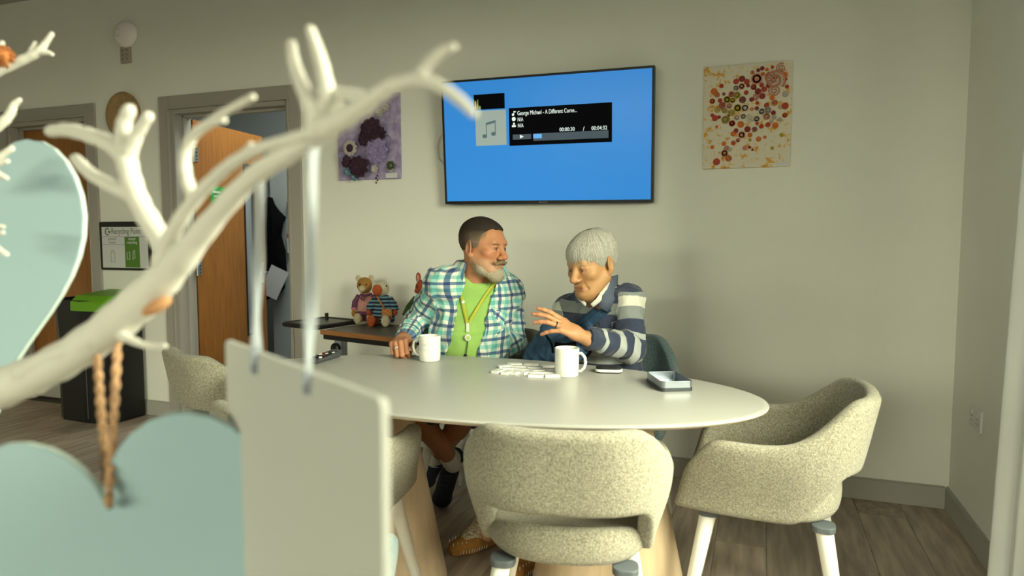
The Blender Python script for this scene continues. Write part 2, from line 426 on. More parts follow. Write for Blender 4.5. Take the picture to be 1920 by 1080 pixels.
part('wall_bracket', M['black'], tv, lambda b: b.box((0, .038, 0), (.2, .03, .16)))
def tvp(x, y):                                           # spot on the screen plane, television coordinates
    n = tv_R @ np.array([0, 1., 0]); r = ray(x, y); q = EYE + r * (((tv_o - n * .0066) - EYE) @ n / (r @ n))
    l = tv_R.T @ (q - tv_o); return l[0], l[2]
def flat(name, m, x0, y0, x1, y1, lev, par=None):
    a, b_ = tvp(x0, y0), tvp(x1, y1)
    # the corners are averaged so that every patch is a true rectangle on the screen
    return part(name, m, par or tv, lambda b: b.box(((a[0] + b_[0]) / 2, -.0066 - lev * .0005, (a[1] + b_[1]) / 2), (b_[0] - a[0], .0005, a[1] - b_[1])))
EM = lambda n, c, e=.8: mat(n, s2l(c), .3, emit=e)
scrblk = mat('screen_black', (.002, .002, .004), .6, emit=.2, spec=.05)
scw = EM('screen_white', (215, 228, 228)); scg = mat('screen_grey', (.055, .075, .095), .6, emit=.8, spec=.05); sct = mat('screen_tile', (.22, .27, .25), .6, emit=1.0, spec=.05)
scn = mat('screen_note', (.07, .105, .125), .6, emit=.9, spec=.05); scp = EM('screen_progress', (80, 150, 225))
vz = flat('visualiser', scrblk, 888, 178, 946.5, 203, 1)
for i, (x, y, c) in enumerate(((892, 190, 'o'), (896, 187, 'g'), (900, 199, 'g'), (889.5, 201, 'g'))):
    flat('level_bar', EM('level_bar', (190, 120, 40) if c == 'o' else (110, 140, 40), .7), x - 1, y, x + 1, 204.5, 2, vz)
tile = flat('album_tile', sct, 891, 208.5, 950, 271.5, 1)
def note(b):
    def q(x, y): a = tvp(x, y); return np.array([a[0], -.0078, a[1]])
    for x, y in ((909, 255.5), (925.5, 251)): b.lathe([(.013, -.0003), (.013, .0003)], 18, q(x, y), np.array([[1.05, 0, 0], [0, 0, 1], [0, .8, 0]]))
    for a, c, w in (((912.2, 255), (911.6, 230.5), .004), ((928.7, 250.5), (928.7, 226), .004)):
        A, B = q(*a), q(*c); b.box((A + B) / 2, (w, .0006, abs(B[2] - A[2])))
    A, B, C, D = q(911, 230.5), q(929.3, 225), q(929.3, 229.8), q(911, 235)
    b.add([A, B, C, D], [(0, 1, 2, 3)])
part('music_note', scn, tile, note, fix=True)
pn = flat('info_panel', scrblk, 954, 203, 1147.5, 266, 1)
flat('progress_track', scg, 1000, 250.5, 1141, 258.5, 2, pn)
flat('progress_fill', scp, 1000, 251.5, 1016, 259, 3, pn)
flat('play_button', scg, 961.5, 252.5, 996, 260.5, 2, pn)
def tri(b):
    a = tvp(978, 256.2); b.prism([(-.008, -.009), (.012, 0), (-.008, .009)], 0, .0005, (a[0], -.0086, a[1]), ((1, 0, 0), (0, 0, 1), (0, -1, 0)))
part('play_icon', scw, pn, tri)
def tvt(txt, x, y, size, al='LEFT', sx=1.):
    a = tvp(x, y); return text('lettering', txt, size, scw, pn, (a[0], -.0086, a[1]), (PI / 2, 0, 0), al, sx)
tvt('George Michael - A Different Corne...', 970, 216.2, .0300, sx=.68)
tvt('N/A', 970.5, 227.6, .0275, sx=.66); tvt('N/A', 971, 239.0, .0275, sx=.66)
tvt('00:00:30', 1049, 246.5, .0270, sx=.86); tvt('/', 1093, 245.5, .031); tvt('00:04:32', 1109, 244.0, .0270, sx=.86)
def icons(b):
    def q(x, y): a = tvp(x, y); return np.array([a[0], -.0083, a[1]])
    Rm = np.array([[1, 0, 0], [0, 0, 1], [0, 1, 0]])
    b.lathe([(.0105, -.0003), (.0105, .0003)], 16, q(963.5, 223.2), Rm)
    b.lathe([(.0055, -.0003), (.0055, .0003)], 14, q(963.8, 232.0), Rm)
    c = q(963.8, 236.5); b.box(c, (.021, .0005, .010))
    c = q(963, 213.5); b.lathe([(.006, -.0003), (.006, .0003)], 14, c + np.array([-.003, 0, -.004]), Rm); b.box(c + np.array([.002, 0, .004]), (.003, .0005, .02)); b.box(c + np.array([.007, 0, .010]), (.012, .0005, .005))
part('icon', scw, pn, icons)
text('maker_name', 'Panasonic', .012, mat('logo_grey', (.35, .35, .35), .4), tv, (0, -.0115, -TVH / 2 + .004), (PI / 2, 0, 0), 'CENTER')
cab = [PY(836, 246, 3.40), PY(824, 258, 3.40), PY(818.5, 278, 3.40), PY(822, 298, 3.40), PY(838, 314, 3.40)]
o = part('television_cable', M['white'], None, lambda b: b.tube([np.array(p) for p in cab], .0035, 8), smooth=True)
tag(o, 'thin white cable looping out from behind the left edge of the television', 'cable')

# orange picture with paper roundels
pa, pb = PY(1321, 127, WY - .01), PY(1481, 312, WY - .01)
pw_, ph_ = float(pb[0] - pa[0]), float(pa[2] - pb[2])
pc = thing('orange_picture', 'cream canvas covered in red, orange and yellow paper roundels, right of the television', 'picture', (float((pa[0] + pb[0]) / 2), WY - .001, float((pa[2] + pb[2]) / 2)))
cm = mat('splashed_canvas', (.66, .60, .50), .8, var=0)
nt = cm.node_tree; bs = nt.nodes['Principled BSDF']
tc = nt.nodes.new('ShaderNodeTexCoord'); n1 = nt.nodes.new('ShaderNodeTexNoise'); n1.inputs['Scale'].default_value = 26; n1.inputs['Detail'].default_value = 6; n1.inputs['Roughness'].default_value = .7
rp = nt.nodes.new('ShaderNodeValToRGB'); e = rp.color_ramp.elements
e[0].position = 0; e[0].color = (.62, .16, .02, 1); e[1].position = .60; e[1].color = (.72, .68, .58, 1)
for p_, c_ in ((.33, (.66, .22, .03, 1)), (.40, (.70, .42, .08, 1)), (.46, (.74, .68, .56, 1)), (.64, (.74, .60, .30, 1)), (.70, (.72, .45, .06, 1))):
    k = e.new(p_); k.color = c_
nt.links.new(tc.outputs['Object'], n1.inputs['Vector']); nt.links.new(n1.outputs['Fac'], rp.inputs['Fac']); nt.links.new(rp.outputs[0], bs.inputs['Base Color'])
part('canvas', cm, pc, lambda b: b.box((0, -.009, 0), (pw_, .018, ph_)), bevel=.002)
RC = {'red': (.42, .045, .015), 'dark': (.25, .02, .018), 'orange': (.62, .14, .015), 'pink': (.55, .22, .15), 'olive': (.42, .30, .02), 'grey': (.42, .36, .32), 'cream': (.62, .52, .42)}
rm = {}
for kk, c in RC.items():
    for st in (0, 1, 2):
        b = MB()
        if st == 0: b.lathe([(1, 0), (1, .22), (.85, .32), (.0001, .32)], 14)                                 # full disc
        elif st == 1:
            b.lathe([(.78, 0), (.78, .35), (1, .35), (1, 0)], 16); b.lathe([(.45, 0), (.45, .4), (.0001, .4)], 10)   # ring and eye
        else:
            b.tube([(math.cos(q * .42) * (1 - q / 34), math.sin(q * .42) * (1 - q / 34), .2) for q in range(0, 31)], .11, 5)   # coil
        me = b.mesh('roundel'); me.materials.append(mat('roundel_' + kk, c, .7, var=.15, vscale=.8)); rm[(kk, st)] = me
def roundel(x, y, r, kk, st):
    q = PY(x, y, WY - .019); o = link('roundel', rm[(kk, st)], None, pc)
    o.location = (q[0] - pc.location[0], -.018, q[2] - pc.location[2]); o.rotation_euler = (PI / 2, RNG.random() * 6, 0); s_ = r * .00254
    o.scale = (s_, s_, s_)
Z2 = lambda zx, zy: (1280 + zx / 4.32, 90 + zy / 4.32)
big = [(600, 252, 42, 'pink', 1), (705, 240, 50, 'pink', 2), (798, 165, 40, 'pink', 2), (745, 345, 46, 'pink', 2), (745, 260, 78, 'pink', 2), (480, 250, 24, 'dark', 0), (433, 272, 22, 'red', 0), (520, 275, 22, 'red', 0),
       (478, 312, 24, 'pink', 1), (315, 308, 17, 'red', 0), (432, 325, 20, 'grey', 1), (395, 375, 22, 'red', 1), (440, 383, 26, 'olive', 1), (360, 420, 28, 'olive', 1), (405, 425, 22, 'olive', 1), (255, 352, 26, 'orange', 0),
       (278, 380, 22, 'orange', 1), (320, 465, 26, 'red', 1), (378, 470, 22, 'pink', 1), (445, 488, 30, 'olive', 1), (282, 503, 30, 'olive', 2), (340, 507, 22, 'olive', 1), (393, 525, 26, 'olive', 1), (347, 582, 32, 'olive', 1),
       (400, 612, 24, 'red', 1), (262, 568, 24, 'red', 0), (505, 487, 30, 'cream', 1), (610, 352, 24, 'dark', 0), (660, 335, 22, 'red', 0), (575, 318, 22, 'red', 1), (640, 300, 18, 'red', 0), (695, 305, 18, 'dark', 0),
       (590, 395, 28, 'red', 2), (645, 390, 24, 'dark', 0), (515, 362, 18, 'red', 0), (485, 420, 26, 'dark', 1), (558, 418, 18, 'dark', 0), (832, 372, 24, 'grey', 0), (830, 470, 26, 'red', 0), (745, 445, 24, 'orange', 1),
       (680, 465, 20, 'red', 0), (725, 405, 18, 'orange', 0), (690, 505, 26, 'grey', 1), (640, 515, 24, 'grey', 1), (600, 490, 16, 'dark', 1), (550, 570, 34, 'cream', 2), (600, 575, 24, 'grey', 1), (680, 555, 26, 'pink', 1),
       (735, 525, 18, 'dark', 0), (740, 560, 20, 'grey', 0), (828, 545, 20, 'orange', 1), (750, 628, 24, 'orange', 0), (690, 622, 20, 'red', 0), (637, 635, 18, 'red', 0), (525, 658, 24, 'dark', 0), (583, 660, 20, 'dark', 1),
       (470, 620, 26, 'orange', 0), (478, 705, 28, 'pink', 1), (545, 705, 18, 'orange', 0), (432, 670, 18, 'dark', 0), (408, 695, 20, 'orange', 0), (447, 748, 16, 'red', 1), (410, 770, 18, 'red', 0), (355, 810, 20, 'pink', 1),
       (383, 822, 16, 'grey', 0), (333, 775, 18, 'orange', 0), (340, 853, 28, 'pink', 1), (275, 922, 28, 'red', 0), (372, 895, 26, 'orange', 1), (505, 810, 20, 'pink', 0), (543, 805, 12, 'dark', 0), (565, 824, 10, 'dark', 0),
       (615, 738, 20, 'orange', 0), (240, 803, 16, 'orange', 0), (275, 638, 12, 'orange', 0), (612, 180, 15, 'dark', 0), (645, 165, 17, 'dark', 0), (565, 198, 16, 'orange', 1), (682, 175, 14, 'orange', 0), (727, 155, 13, 'red', 0),
       (650, 210, 15, 'orange', 0), (832, 215, 20, 'orange', 0), (832, 252, 15, 'red', 0), (845, 313, 16, 'red', 0), (750, 240, 14, 'dark', 0), (240, 432, 22, 'orange', 1), (303, 425, 18, 'red', 0), (333, 373, 14, 'pink', 1),
       (530, 305, 14, 'dark', 0), (605, 445, 14, 'red', 0), (560, 495, 14, 'orange', 0), (492, 555, 20, 'grey', 1), (440, 565, 22, 'cream', 1), (790, 480, 16, 'grey', 0), (785, 580, 18, 'grey', 0), (718, 595, 16, 'grey', 0),
       (603, 612, 14, 'red', 0), (665, 722, 13, 'orange', 0), (240, 545, 15, 'red', 0), (295, 560, 14, 'dark', 0), (370, 550, 12, 'dark', 0), (545, 745, 13, 'olive', 0), (800, 705, 16, 'olive', 0), (725, 812, 14, 'olive', 0)]
for x, y, r, kk, st in big: roundel(*Z2(x, y), r / 4.32, kk, st)
part('maker_label', M['paper'], pc, lambda b: b.box((pw_ / 2 - .033, -.0185, -ph_ / 2 + .012), (.045, .001, .012)))

# purple picture with fabric flowers
qa, qb = PY(750, 180, WY - .01), PY(636.5, 338.5, WY - .01)
qw, qh = float(qa[0] - qb[0]), ph_
qo = np.array([(qa[0] + qb[0]) / 2, WY - .001, qb[2] + qh / 2])
pp = thing('purple_picture', 'lilac canvas with purple fabric flowers, left of the television', 'picture', tuple(map(float, qo)))
part('canvas', mat('lilac_canvas', (.33, .26, .52), .8, var=.25, vscale=22, col2=(.50, .44, .66)), pp, lambda b: b.box((0, -.009, 0), (qw, .018, qh)), bevel=.002)
def flower(x, y, r, m, n, layers, name='flower', cent=None):
    q = PY(x, y, WY - .02) - qo
    o = thing('tmp', None, None); bpy.data.objects.remove(o)
    b = MB()
    for L in range(layers):
        k = n - L * 2 if n - L * 2 > 4 else 5
        for i in range(k):
            a = 2 * PI * i / k + L * .4 + RNG.random() * .25; rr = r * (1 - .28 * L); t = .5 + .25 * L + RNG.random() * .2
            d = np.array([math.cos(a), 0, math.sin(a)]); s_ = np.array([-math.sin(a), 0, math.cos(a)]); up = np.array([0, -1., 0])
            def pet(u, v):
                w = math.sin(PI * min(1, .12 + .88 * v) * .93) * rr * .42 * (u * 2 - 1)
                return q + np.array([0, -.018 - .004 * L, 0]) + d * rr * v + s_ * w + up * (rr * .35 * t * math.sin(v * 2.3) + .12 * rr * (u * 2 - 1) ** 2 + .004)
            b.grid(pet, 5, 6)
    f = b.build(name, m, pp, smooth=True, solid=.0012, fix=False)
    if cent: part('flower_centre', cent, f, lambda bb: bb.ell(q + np.array([0, -.018 - r * .25, 0]), (r * .26, r * .2, r * .26), None, 10, 6), smooth=True)
    return f
PUR = mat('plum_fabric', (.045, .016, .035), .9, var=.3, vscale=60); LIL = mat('lilac_fabric', (.30, .24, .47), .8, var=.2, vscale=60)
WHT = mat('white_petal', (.66, .64, .66), .6); TEA = mat('teal_petal', (.13, .24, .34), .7, var=.3, vscale=60); GRN = mat('green_leaf', (.05, .08, .03), .8)
MIX = mat('pale_lace', (.50, .46, .44), .9, var=.2, vscale=80)
flower(704, 256, 25, PUR, 9, 3) if False else None
K = .00255 * 1.2
for x, y, r, m, n, l, c in ((703, 246, 24, PUR, 10, 3, None), (700, 233.5, 9, WHT, 6, 1, PUR), (712, 284, 24, LIL, 12, 3, None), (662, 279, 15, MIX, 11, 1, None), (679, 314, 21, PUR, 10, 3, None), (656, 305, 12, PUR, 8, 2, None),
                            (677, 303, 7.5, WHT, 6, 2, None), (657, 322, 9, TEA, 7, 2, None), (671, 331, 10, TEA, 7, 2, None), (707, 318, 8, MIX, 6, 2, None), (737, 311, 9, GRN, 7, 1, LIL), (737, 318, 5, MIX, 6, 1, PUR), (727, 203, 8, MIX, 8, 2, None),
                            (716, 213, 8, MIX, 8, 2, None), (660, 196, 9, LIL, 8, 2, PUR), (655, 205, 8, LIL, 8, 2, None), (690, 262, 15, PUR, 8, 2, None), (718, 252, 13, PUR, 8, 2, None), (645, 292, 8, LIL, 7, 2, None)):
    flower(x, y, r * K, m, n, l, cent=c)
q = PY(662, 279, WY - .02) - qo
part('flower_button', PUR, pp, lambda b: b.ell(q + np.array([0, -.028, 0]), (.030, .010, .032), None, 16, 8), smooth=True)
q2 = PY(727, 265, WY - .02) - qo
part('lilac_hoop', LIL, pp, lambda b: b.tube([q2 + np.array([.026 * math.cos(a), -.004, .032 * math.sin(a)]) for a in np.linspace(-2.2, 1.9, 16)], .003, 6), smooth=True)
q3 = PY(734, 329, WY - .02) - qo
part('maker_label', M['paper'], pp, lambda b: b.box(q3 + np.array([0, .001, 0]), (.075, .001, .028)))
for dz in (0, -.012):
    text('lettering', 'Sensory flowers' if dz == 0 else '', .009, M['arch'], pp, tuple(q3 + np.array([0, -.001, .002 + dz])), (PI / 2, 0, 0), 'CENTER') if False else None
q4 = PY(707, 337, WY - .02) - qo
part('hanging_beads', PUR, pp, lambda b: [b.ell(q4 + np.array([.004 * (-1) ** i, -.004, .022 - .013 * i]), (.006, .004, .005), None, 8, 5) for i in range(4)], smooth=True)

# smoke alarm and small box, round clock, recycling sign
a = PY(240, 65, WY); al = thing('smoke_alarm', 'round white alarm sounder high on the wall above the doors', 'alarm', (float(a[0]), WY, float(a[2])))
RY = np.array([[1, 0, 0], [0, 0, -1], [0, 1, 0]], float)
AL_ = mat('alarm_white', (.95, .90, .92), .35)
part('housing', AL_, al, lambda b: b.lathe([(.085, 0), (.087, .018), (.078, .038), (.05, .05), (.0001, .053)], 32, R=RY), smooth=True)
part('sensor_ring', M['white'], al, lambda b: b.tube([(-.035 + .024 * math.cos(t), -.05, .005 + .026 * math.sin(t)) for t in np.linspace(0, 2 * PI, 21)], .003, 6), smooth=True)
a = PY(238, 104, WY); jb = thing('junction_box', 'small white junction box with screw holes just below the round alarm', 'box', (float(a[0]), WY, float(a[2])))
part('plate', mat('box_plate', (.42, .36, .30), .6), jb, lambda b: b.box((0, -.008, 0), (.085, .016, .105)), bevel=.003)
for x in (-.02, .02):
    for z in (-.025, .0, .03): part('screw', M['bracket'], jb, lambda b: b.lathe([(.004, 0), (.004, .002)], 8, (x, -.0165, z), RY))
a = PY(234, 216, WY); ck = thing('wall_clock', 'round wall clock with a wooden rim between the two doorways', 'clock', (float(a[0]), WY, float(a[2])))
part('rim', mat('clock_wood', (.36, .23, .10), .5, var=.2, vscale=30), ck, lambda b: b.lathe([(.125, 0), (.145, .004), (.150, .02), (.135, .028), (.125, .022)], 40, R=RY), smooth=True)
fc = part('face', M['paper'], ck, lambda b: b.lathe([(.128, .004), (.128, .012), (.0001, .012)], 40, R=RY))
for i in range(12):
    t = PI / 2 - i * PI / 6; text('numeral', str(12 if i == 0 else i), .034, M['black'], fc, (.098 * math.cos(t), -.0125, .098 * math.sin(t) - .012), (PI / 2, 0, 0), 'CENTER')
for L, t in ((.06, 2.2), (.085, .9)): part('hand', M['black'], ck, lambda b: b.tube([(0, -.016, 0), (L * math.cos(t), -.016, L * math.sin(t))], .003, 6))
# recycling sign
a, c_ = PY(184, 416, WY - .012), PY(184, 505.5, WY - .012)
sw, sh = .46, float(a[2] - c_[2])
sx0, sz1 = float(a[0]) + .006, float(a[2])
rs = thing('recycling_sign', 'black-framed recycling point sign on the wall above the black bin', 'sign', (sx0 + sw / 2, WY, sz1 - sh / 2))
part('frame', M['black'], rs, lambda b: b.prism(rrect(sw, sh, .022), 0, .014, (0, 0, 0), ((1, 0, 0), (0, 0, 1), (0, -1, 0))))
part('sheet', mat('sign_sheet', (.62, .64, .66), .5), rs, lambda b: b.box((.004, -.0145, -.010), (sw - .046, .002, sh - .052)))
SG = mat('sign_green', (.08, .20, .02), .5); SD = mat('sign_ink', (.06, .09, .05), .6); SGY = mat('sign_grey_ink', (.16, .17, .18), .6)
lx = -sw / 2 + .017; tz = sh / 2 - .03
part('green_panel', SG, rs, lambda b: b.box((lx + .285, -.0157, -.042), (.13, .0015, .205)))
part('rules', SGY, rs, lambda b: (b.box((lx + .21, -.0158, tz - .072), (.42, .001, .0025)), b.box((lx + .11, -.0158, tz - .125), (.215, .001, .002)), b.box((lx + .219, -.0158, -.042), (.002, .001, .205))))
text('lettering', 'Recycling Point', .056, SD, rs, (lx + .098, -.0155, tz - .052), (PI / 2, 0, 0), sx=.78)
text('lettering', 'general', .026, SGY, rs, (lx + .105, -.0155, tz - .094), (PI / 2, 0, 0), 'CENTER')
text('lettering', 'waste', .026, SGY, rs, (lx + .105, -.0155, tz - .118), (PI / 2, 0, 0), 'CENTER')
text('lettering', 'mixed', .026, M['paper'], rs, (lx + .285, -.017, tz - .094), (PI / 2, 0, 0), 'CENTER')
text('lettering', 'recycling', .026, M['paper'], rs, (lx + .285, -.017, tz - .118), (PI / 2, 0, 0), 'CENTER')
part('loop_arrow', SD, rs, lambda b: (b.tube([(lx + .063 + .018 * math.cos(t), -.0155, tz - .037 + .023 * math.sin(t)) for t in np.linspace(.5, 5.4, 18)], .0035, 6), b.prism([(-.012, .006), (.012, .006), (0, -.012)], 0, .001, (lx + .082, -.0155, tz - .04), ((1, 0, 0), (0, 0, 1), (0, -1, 0)))))
part('can_symbol', SGY, rs, lambda b: (b.tube([(lx + .105 + x, -.0155, -.075 + z) for x, z in ((-.017, -.035), (-.017, .03), (-.008, .045), (.010, .045), (.017, .03), (.017, -.035), (-.017, -.035))], .0013, 5), b.tube([(lx + .09, -.0155, -.042), (lx + .122, -.0155, -.045)], .0013, 5)))
part('bottle_symbol', M['paper'], rs, lambda b: (b.tube([(lx + .25 + x, -.017, -.06 + z) for x, z in ((-.012, -.03), (-.012, .015), (.012, .02), (.012, -.03), (-.012, -.03))], .0014, 5), b.tube([(lx + .295 + x, -.017, -.06 + z) for x, z in ((-.008, -.03), (0, .03), (.012, .032), (.012, -.02), (-.008, -.03))], .0014, 5)))
o = part('cable_trunking', M['white'], None, lambda b: b.box((float(PY(191, 530, WY)[0]), WY - .008, .62), (.022, .016, .70)), bevel=.002)
tag(o, 'narrow white cable trunking running down from the recycling sign behind the bin', 'trunking')
# wall socket on the right wall
sk = thing('wall_socket', 'white double wall socket low on the right wall near the corner', 'socket', (RX, 3.06, .50))
part('plate', M['white'], sk, lambda b: b.box((-.005, 0, 0), (.010, .146, .086)), bevel=.003)
for y in (-.036, .036):
    part('switch', M['white'], sk, lambda b: b.box((-.0115, y, .022), (.004, .014, .018)))
    part('pin_hole', M['bracket'], sk, lambda b: (b.box((-.0103, y, .004), (.001, .004, .008)), b.box((-.0103, y - .011, -.016), (.001, .007, .004)), b.box((-.0103, y + .011, -.016), (.001, .007, .004))))
# black and green bin
bx0, bx1, by0, by1, bh = -4.43, -3.875, 3.115, 3.395, .80
bn = thing('recycling_bin', 'tall black bin with a bright green lid over one half', 'bin', ((bx0 + bx1) / 2, (by0 + by1) / 2, 0))
bw, bd = bx1 - bx0, by1 - by0
def binbody(b):
    def ringp(s_, z): return [(x * s_, y * s_, z) for x, y in [(bw / 2, -bd / 2 + .11), (bw / 2 - .02, -bd / 2 + .0), (.06, -bd / 2 - .012), (-bw / 2 + .12, -bd / 2), (-bw / 2 + .03, -bd / 2 + .05), (-bw / 2, -bd / 2 + .12), (-bw / 2, bd / 2), (bw / 2, bd / 2)]]
    rings = [ringp(.95, .0), ringp(.96, .02), ringp(.965, .58), ringp(.99, .68), ringp(1.0, bh - .03), ringp(1.0, bh), ringp(.94, bh), ringp(.93, bh - .10), ringp(.88, bh - .14)]
    n = 8; vs = [p for r in rings for p in r]
    fs = [(i * n + k, i * n + (k + 1) % n, (i + 1) * n + (k + 1) % n, (i + 1) * n + k) for i in range(len(rings) - 1) for k in range(n)]
    b.add(vs, fs + [tuple(range(n - 1, -1, -1)), tuple((len(rings) - 1) * n + k for k in range(n))])
part('body', M['black'], bn, binbody, bevel=.012, seg=3)
LG = mat('lime_lid', (.135, .36, .008), .45)
def lid(b):
    x0, x1 = -.02, bw / 2 + .004; yb, yf = bd / 2, -bd / 2 - .016
    vs = [(x0, yf, bh - .075), (x1, yf, bh - .075), (x1, yf, bh - .01), (x0, yf, bh - .01), (x1, yf + .05, bh + .03), (x0, yf + .05, bh + .03), (x1, yb, bh + .055), (x0, yb, bh + .055), (x0, yb, bh), (x1, yb, bh), (x0, yf + .05, bh - .01), (x1, yf + .05, bh - .01)]
    b.add(vs, [(0, 1, 2, 3), (3, 2, 4, 5), (5, 4, 6, 7), (0, 3, 5, 10), (1, 11, 4, 2), (10, 5, 7, 8), (11, 9, 6, 4), (8, 7, 6, 9), (0, 10, 11, 1), (10, 8, 9, 11)])
part('lid', LG, bn, lid, bevel=.012, seg=3)
part('front_seam', M['bracket'], bn, lambda b: b.box((.09, -bd / 2 - .006, .33), (.003, .004, .6)))

# curtain on the side window
def curtain(u, v):
    z = .04 + v * 2.36; y = 2.43 - .55 * u - .10 * v; f = math.sin(u * 26) * .032 + math.sin(u * 61 + 1) * .008
    return (RX - .095 + f * (1.1 - .35 * v) - .012 * (1 - v), y, z)
cu = thing('curtain', 'pale voile curtain hanging at the right edge by the window', 'curtain', (RX - .09, 2.15, 0))
b = MB(); b.grid(lambda u, v: np.array(curtain(u, v)) - np.array(cu.location), 90, 24); b.build('drape', M['curtain'], cu, smooth=True, solid=.002)
part('curtain_pole', M['steel'], cu, lambda b: b.tube([(0, -4.5, 2.415), (0, .30, 2.415)], .012, 12), smooth=True)
part('pole_bracket', M['steel'], cu, lambda b: (b.box((.05, .2, 2.415), (.085, .02, .02)), b.box((.05, -2.3, 2.415), (.085, .02, .02))))
# ------------------------------------------------------------------ things on the oval table
def make_mug(name, label, x, y, ang, group='mugs'):
    q = PZ(x, y, .74); r = thing(name, label, 'mug', (float(q[0]), float(q[1]), .7405), ang, group)
    part('body', M['mug'], r, lambda b: b.lathe([(.0001, .001), (.036, .0), (.039, .004), (.0405, .03), (.041, .088), (.0408, .0945), (.039, .0955), (.0375, .094), (.0370, .02), (.033, .008), (.0001, .007)], 40), smooth=True)
    part('handle', M['mug'], r, lambda b: b.tube([(.038, 0, .078), (.052, 0, .080), (.064, 0, .068), (.067, 0, .050), (.062, 0, .032), (.050, 0, .020), (.038, 0, .020)], [.0065, .0062, .006, .006, .006, .0062, .0065], 10, flat=.8), smooth=True)
    return r
mg1 = make_mug('mug', 'white mug with faint pale-blue lettering in front of the green T-shirt', 806, 676, math.radians(185))
MI = mat('pale_blue_print', (.50, .66, .68), .4)
for txt, z, sz in (('INTERNAL', .060, .0125), ('TOURISM', .042, .0135)):
    me = text_mesh(txt, sz, 'CENTER', .0)
    V = np.zeros(len(me.vertices) * 3); me.vertices.foreach_get('co', V); V = V.reshape(-1, 3)
    a0 = math.radians(-68 - 185); th = a0 + V[:, 0] / .0412
    V2 = np.stack([.0413 * np.cos(th), .0413 * np.sin(th), z + V[:, 1]], 1); me.vertices.foreach_set('co', V2.ravel()); me.update()
    link('lettering', me, MI, mg1)
make_mug('mug', 'plain white mug with its handle to the right, beside the white tiles', 1063, 704.5, math.radians(-8))
# white tiles, face down in a loose spread
tm = MB().box((0, 0, .0045), (.050, .025, .009)).mesh('tile'); TM_ = mat('white_tile', (.78, .78, .76), .35); tm.materials.append(TM_)
spots = [(-.835, 2.145, 78), (-.800, 2.140, 82), (-.768, 2.150, 74), (-.735, 2.158, 60), (-.690, 2.118, 12), (-.640, 2.140, 25), (-.70, 2.158, 28), (-.655, 2.178, 15), (-.815, 2.196, 20), (-.765, 2.200, 5), (-.712, 2.198, 30), (-.845, 2.236, 40), (-.792, 2.243, 15), (-.735, 2.246, 8), (-.682, 2.228, 22),
         (-.700, 2.281, 14), (-.765, 2.290, 10), (-.640, 2.224, 70), (-.645, 2.262, 20), (-.825, 2.283, 25)]
names = ['front left corner', 'front row second from left', 'front row third from left', 'front row fourth from left', 'nearest to the viewer, long side on', 'front right, next to the plain mug', 'second row, behind the nearest tile', 'right side of the second row', 'left end of the middle row', 'middle row second from left',
         'middle row third from left', 'far left edge', 'back row second from left', 'back row centre', 'back row right of centre', 'farthest right of the back row', 'farthest from the viewer', 'standing apart beside the plain mug', 'far right corner', 'back left corner']
for i, (x, y, a) in enumerate(spots):
    o = link('game_tile', tm); o.location = (x, y, .7405); o.rotation_euler = (0, 0, math.radians(a))
    tag(o, 'white game tile in the spread, ' + names[i], 'tile', 'white game tiles on the table')
# pocket device
q = PZ(1140, 699, .74); ph = thing('pocket_device', 'small rounded device with white sides and black top, near the striped sleeve', 'device', (float(q[0]), float(q[1]) + .012, .7405), math.radians(14))
part('body', M['white'], ph, lambda b: b.prism(rrect(.094, .058, .020), .003, .013), bevel=.004)
part('screen', M['black'], ph, lambda b: b.prism(rrect(.088, .052, .018), .013, .0185), bevel=.003)
part('base', M['black'], ph, lambda b: b.prism(rrect(.086, .050, .018), 0, .003))
# tin
TIN = mat('tin', (.30, .335, .39), .34, metal=.9); TIND = mat('tin_dark', (.05, .06, .07), .3, metal=.6)
fl_, fr_, bl_ = PZ(1236, 733, .742), PZ(1293, 733, .742), PZ(1205, 716, .742)
ex = (fr_ - fl_); tl = float(np.linalg.norm(ex[:2])); ang = math.atan2(ex[1], ex[0])
q = (fr_ + fl_) / 2; nv = np.array([-math.sin(ang), math.cos(ang), 0]); tdp = .150
tn = thing('open_tin', 'shallow open rectangular metal tin with rounded corners at the right of the table', 'tin', tuple(map(float, (q + nv * tdp / 2)[:2])) + (.7405,), ang + math.radians(6))
tw = .098
def trayp(w, d, z0, z1, b):
    o_ = rrect(w, d, .012); i_ = rrect(w - .003, d - .003, .0105); n = len(o_)
    vs = [(x, y, z0) for x, y in o_] + [(x, y, z1) for x, y in o_] + [(x, y, z1) for x, y in i_] + [(x, y, z0 + .002) for x, y in i_]
    fs = [(r * n + k, r * n + (k + 1) % n, (r + 1) * n + (k + 1) % n, (r + 1) * n + k) for r in range(3) for k in range(n)] + [tuple(range(n - 1, -1, -1)), tuple(3 * n + k for k in range(n))]
    b.add(vs, fs)
part('lid', TIND, tn, lambda b: trayp(tw + .003, tdp + .003, 0, .011, b), smooth=False)
part('tray', TIN, tn, lambda b: trayp(tw, tdp, .004, .030, b))
part('rolled_rim', TIN, tn, lambda b: b.tube([(x, y, .030) for x, y in rrect(tw - .001, tdp - .001, .0115)] + [(tw / 2 - .0005, tdp / 2 - .012, .030)], .0014, 6), smooth=True)
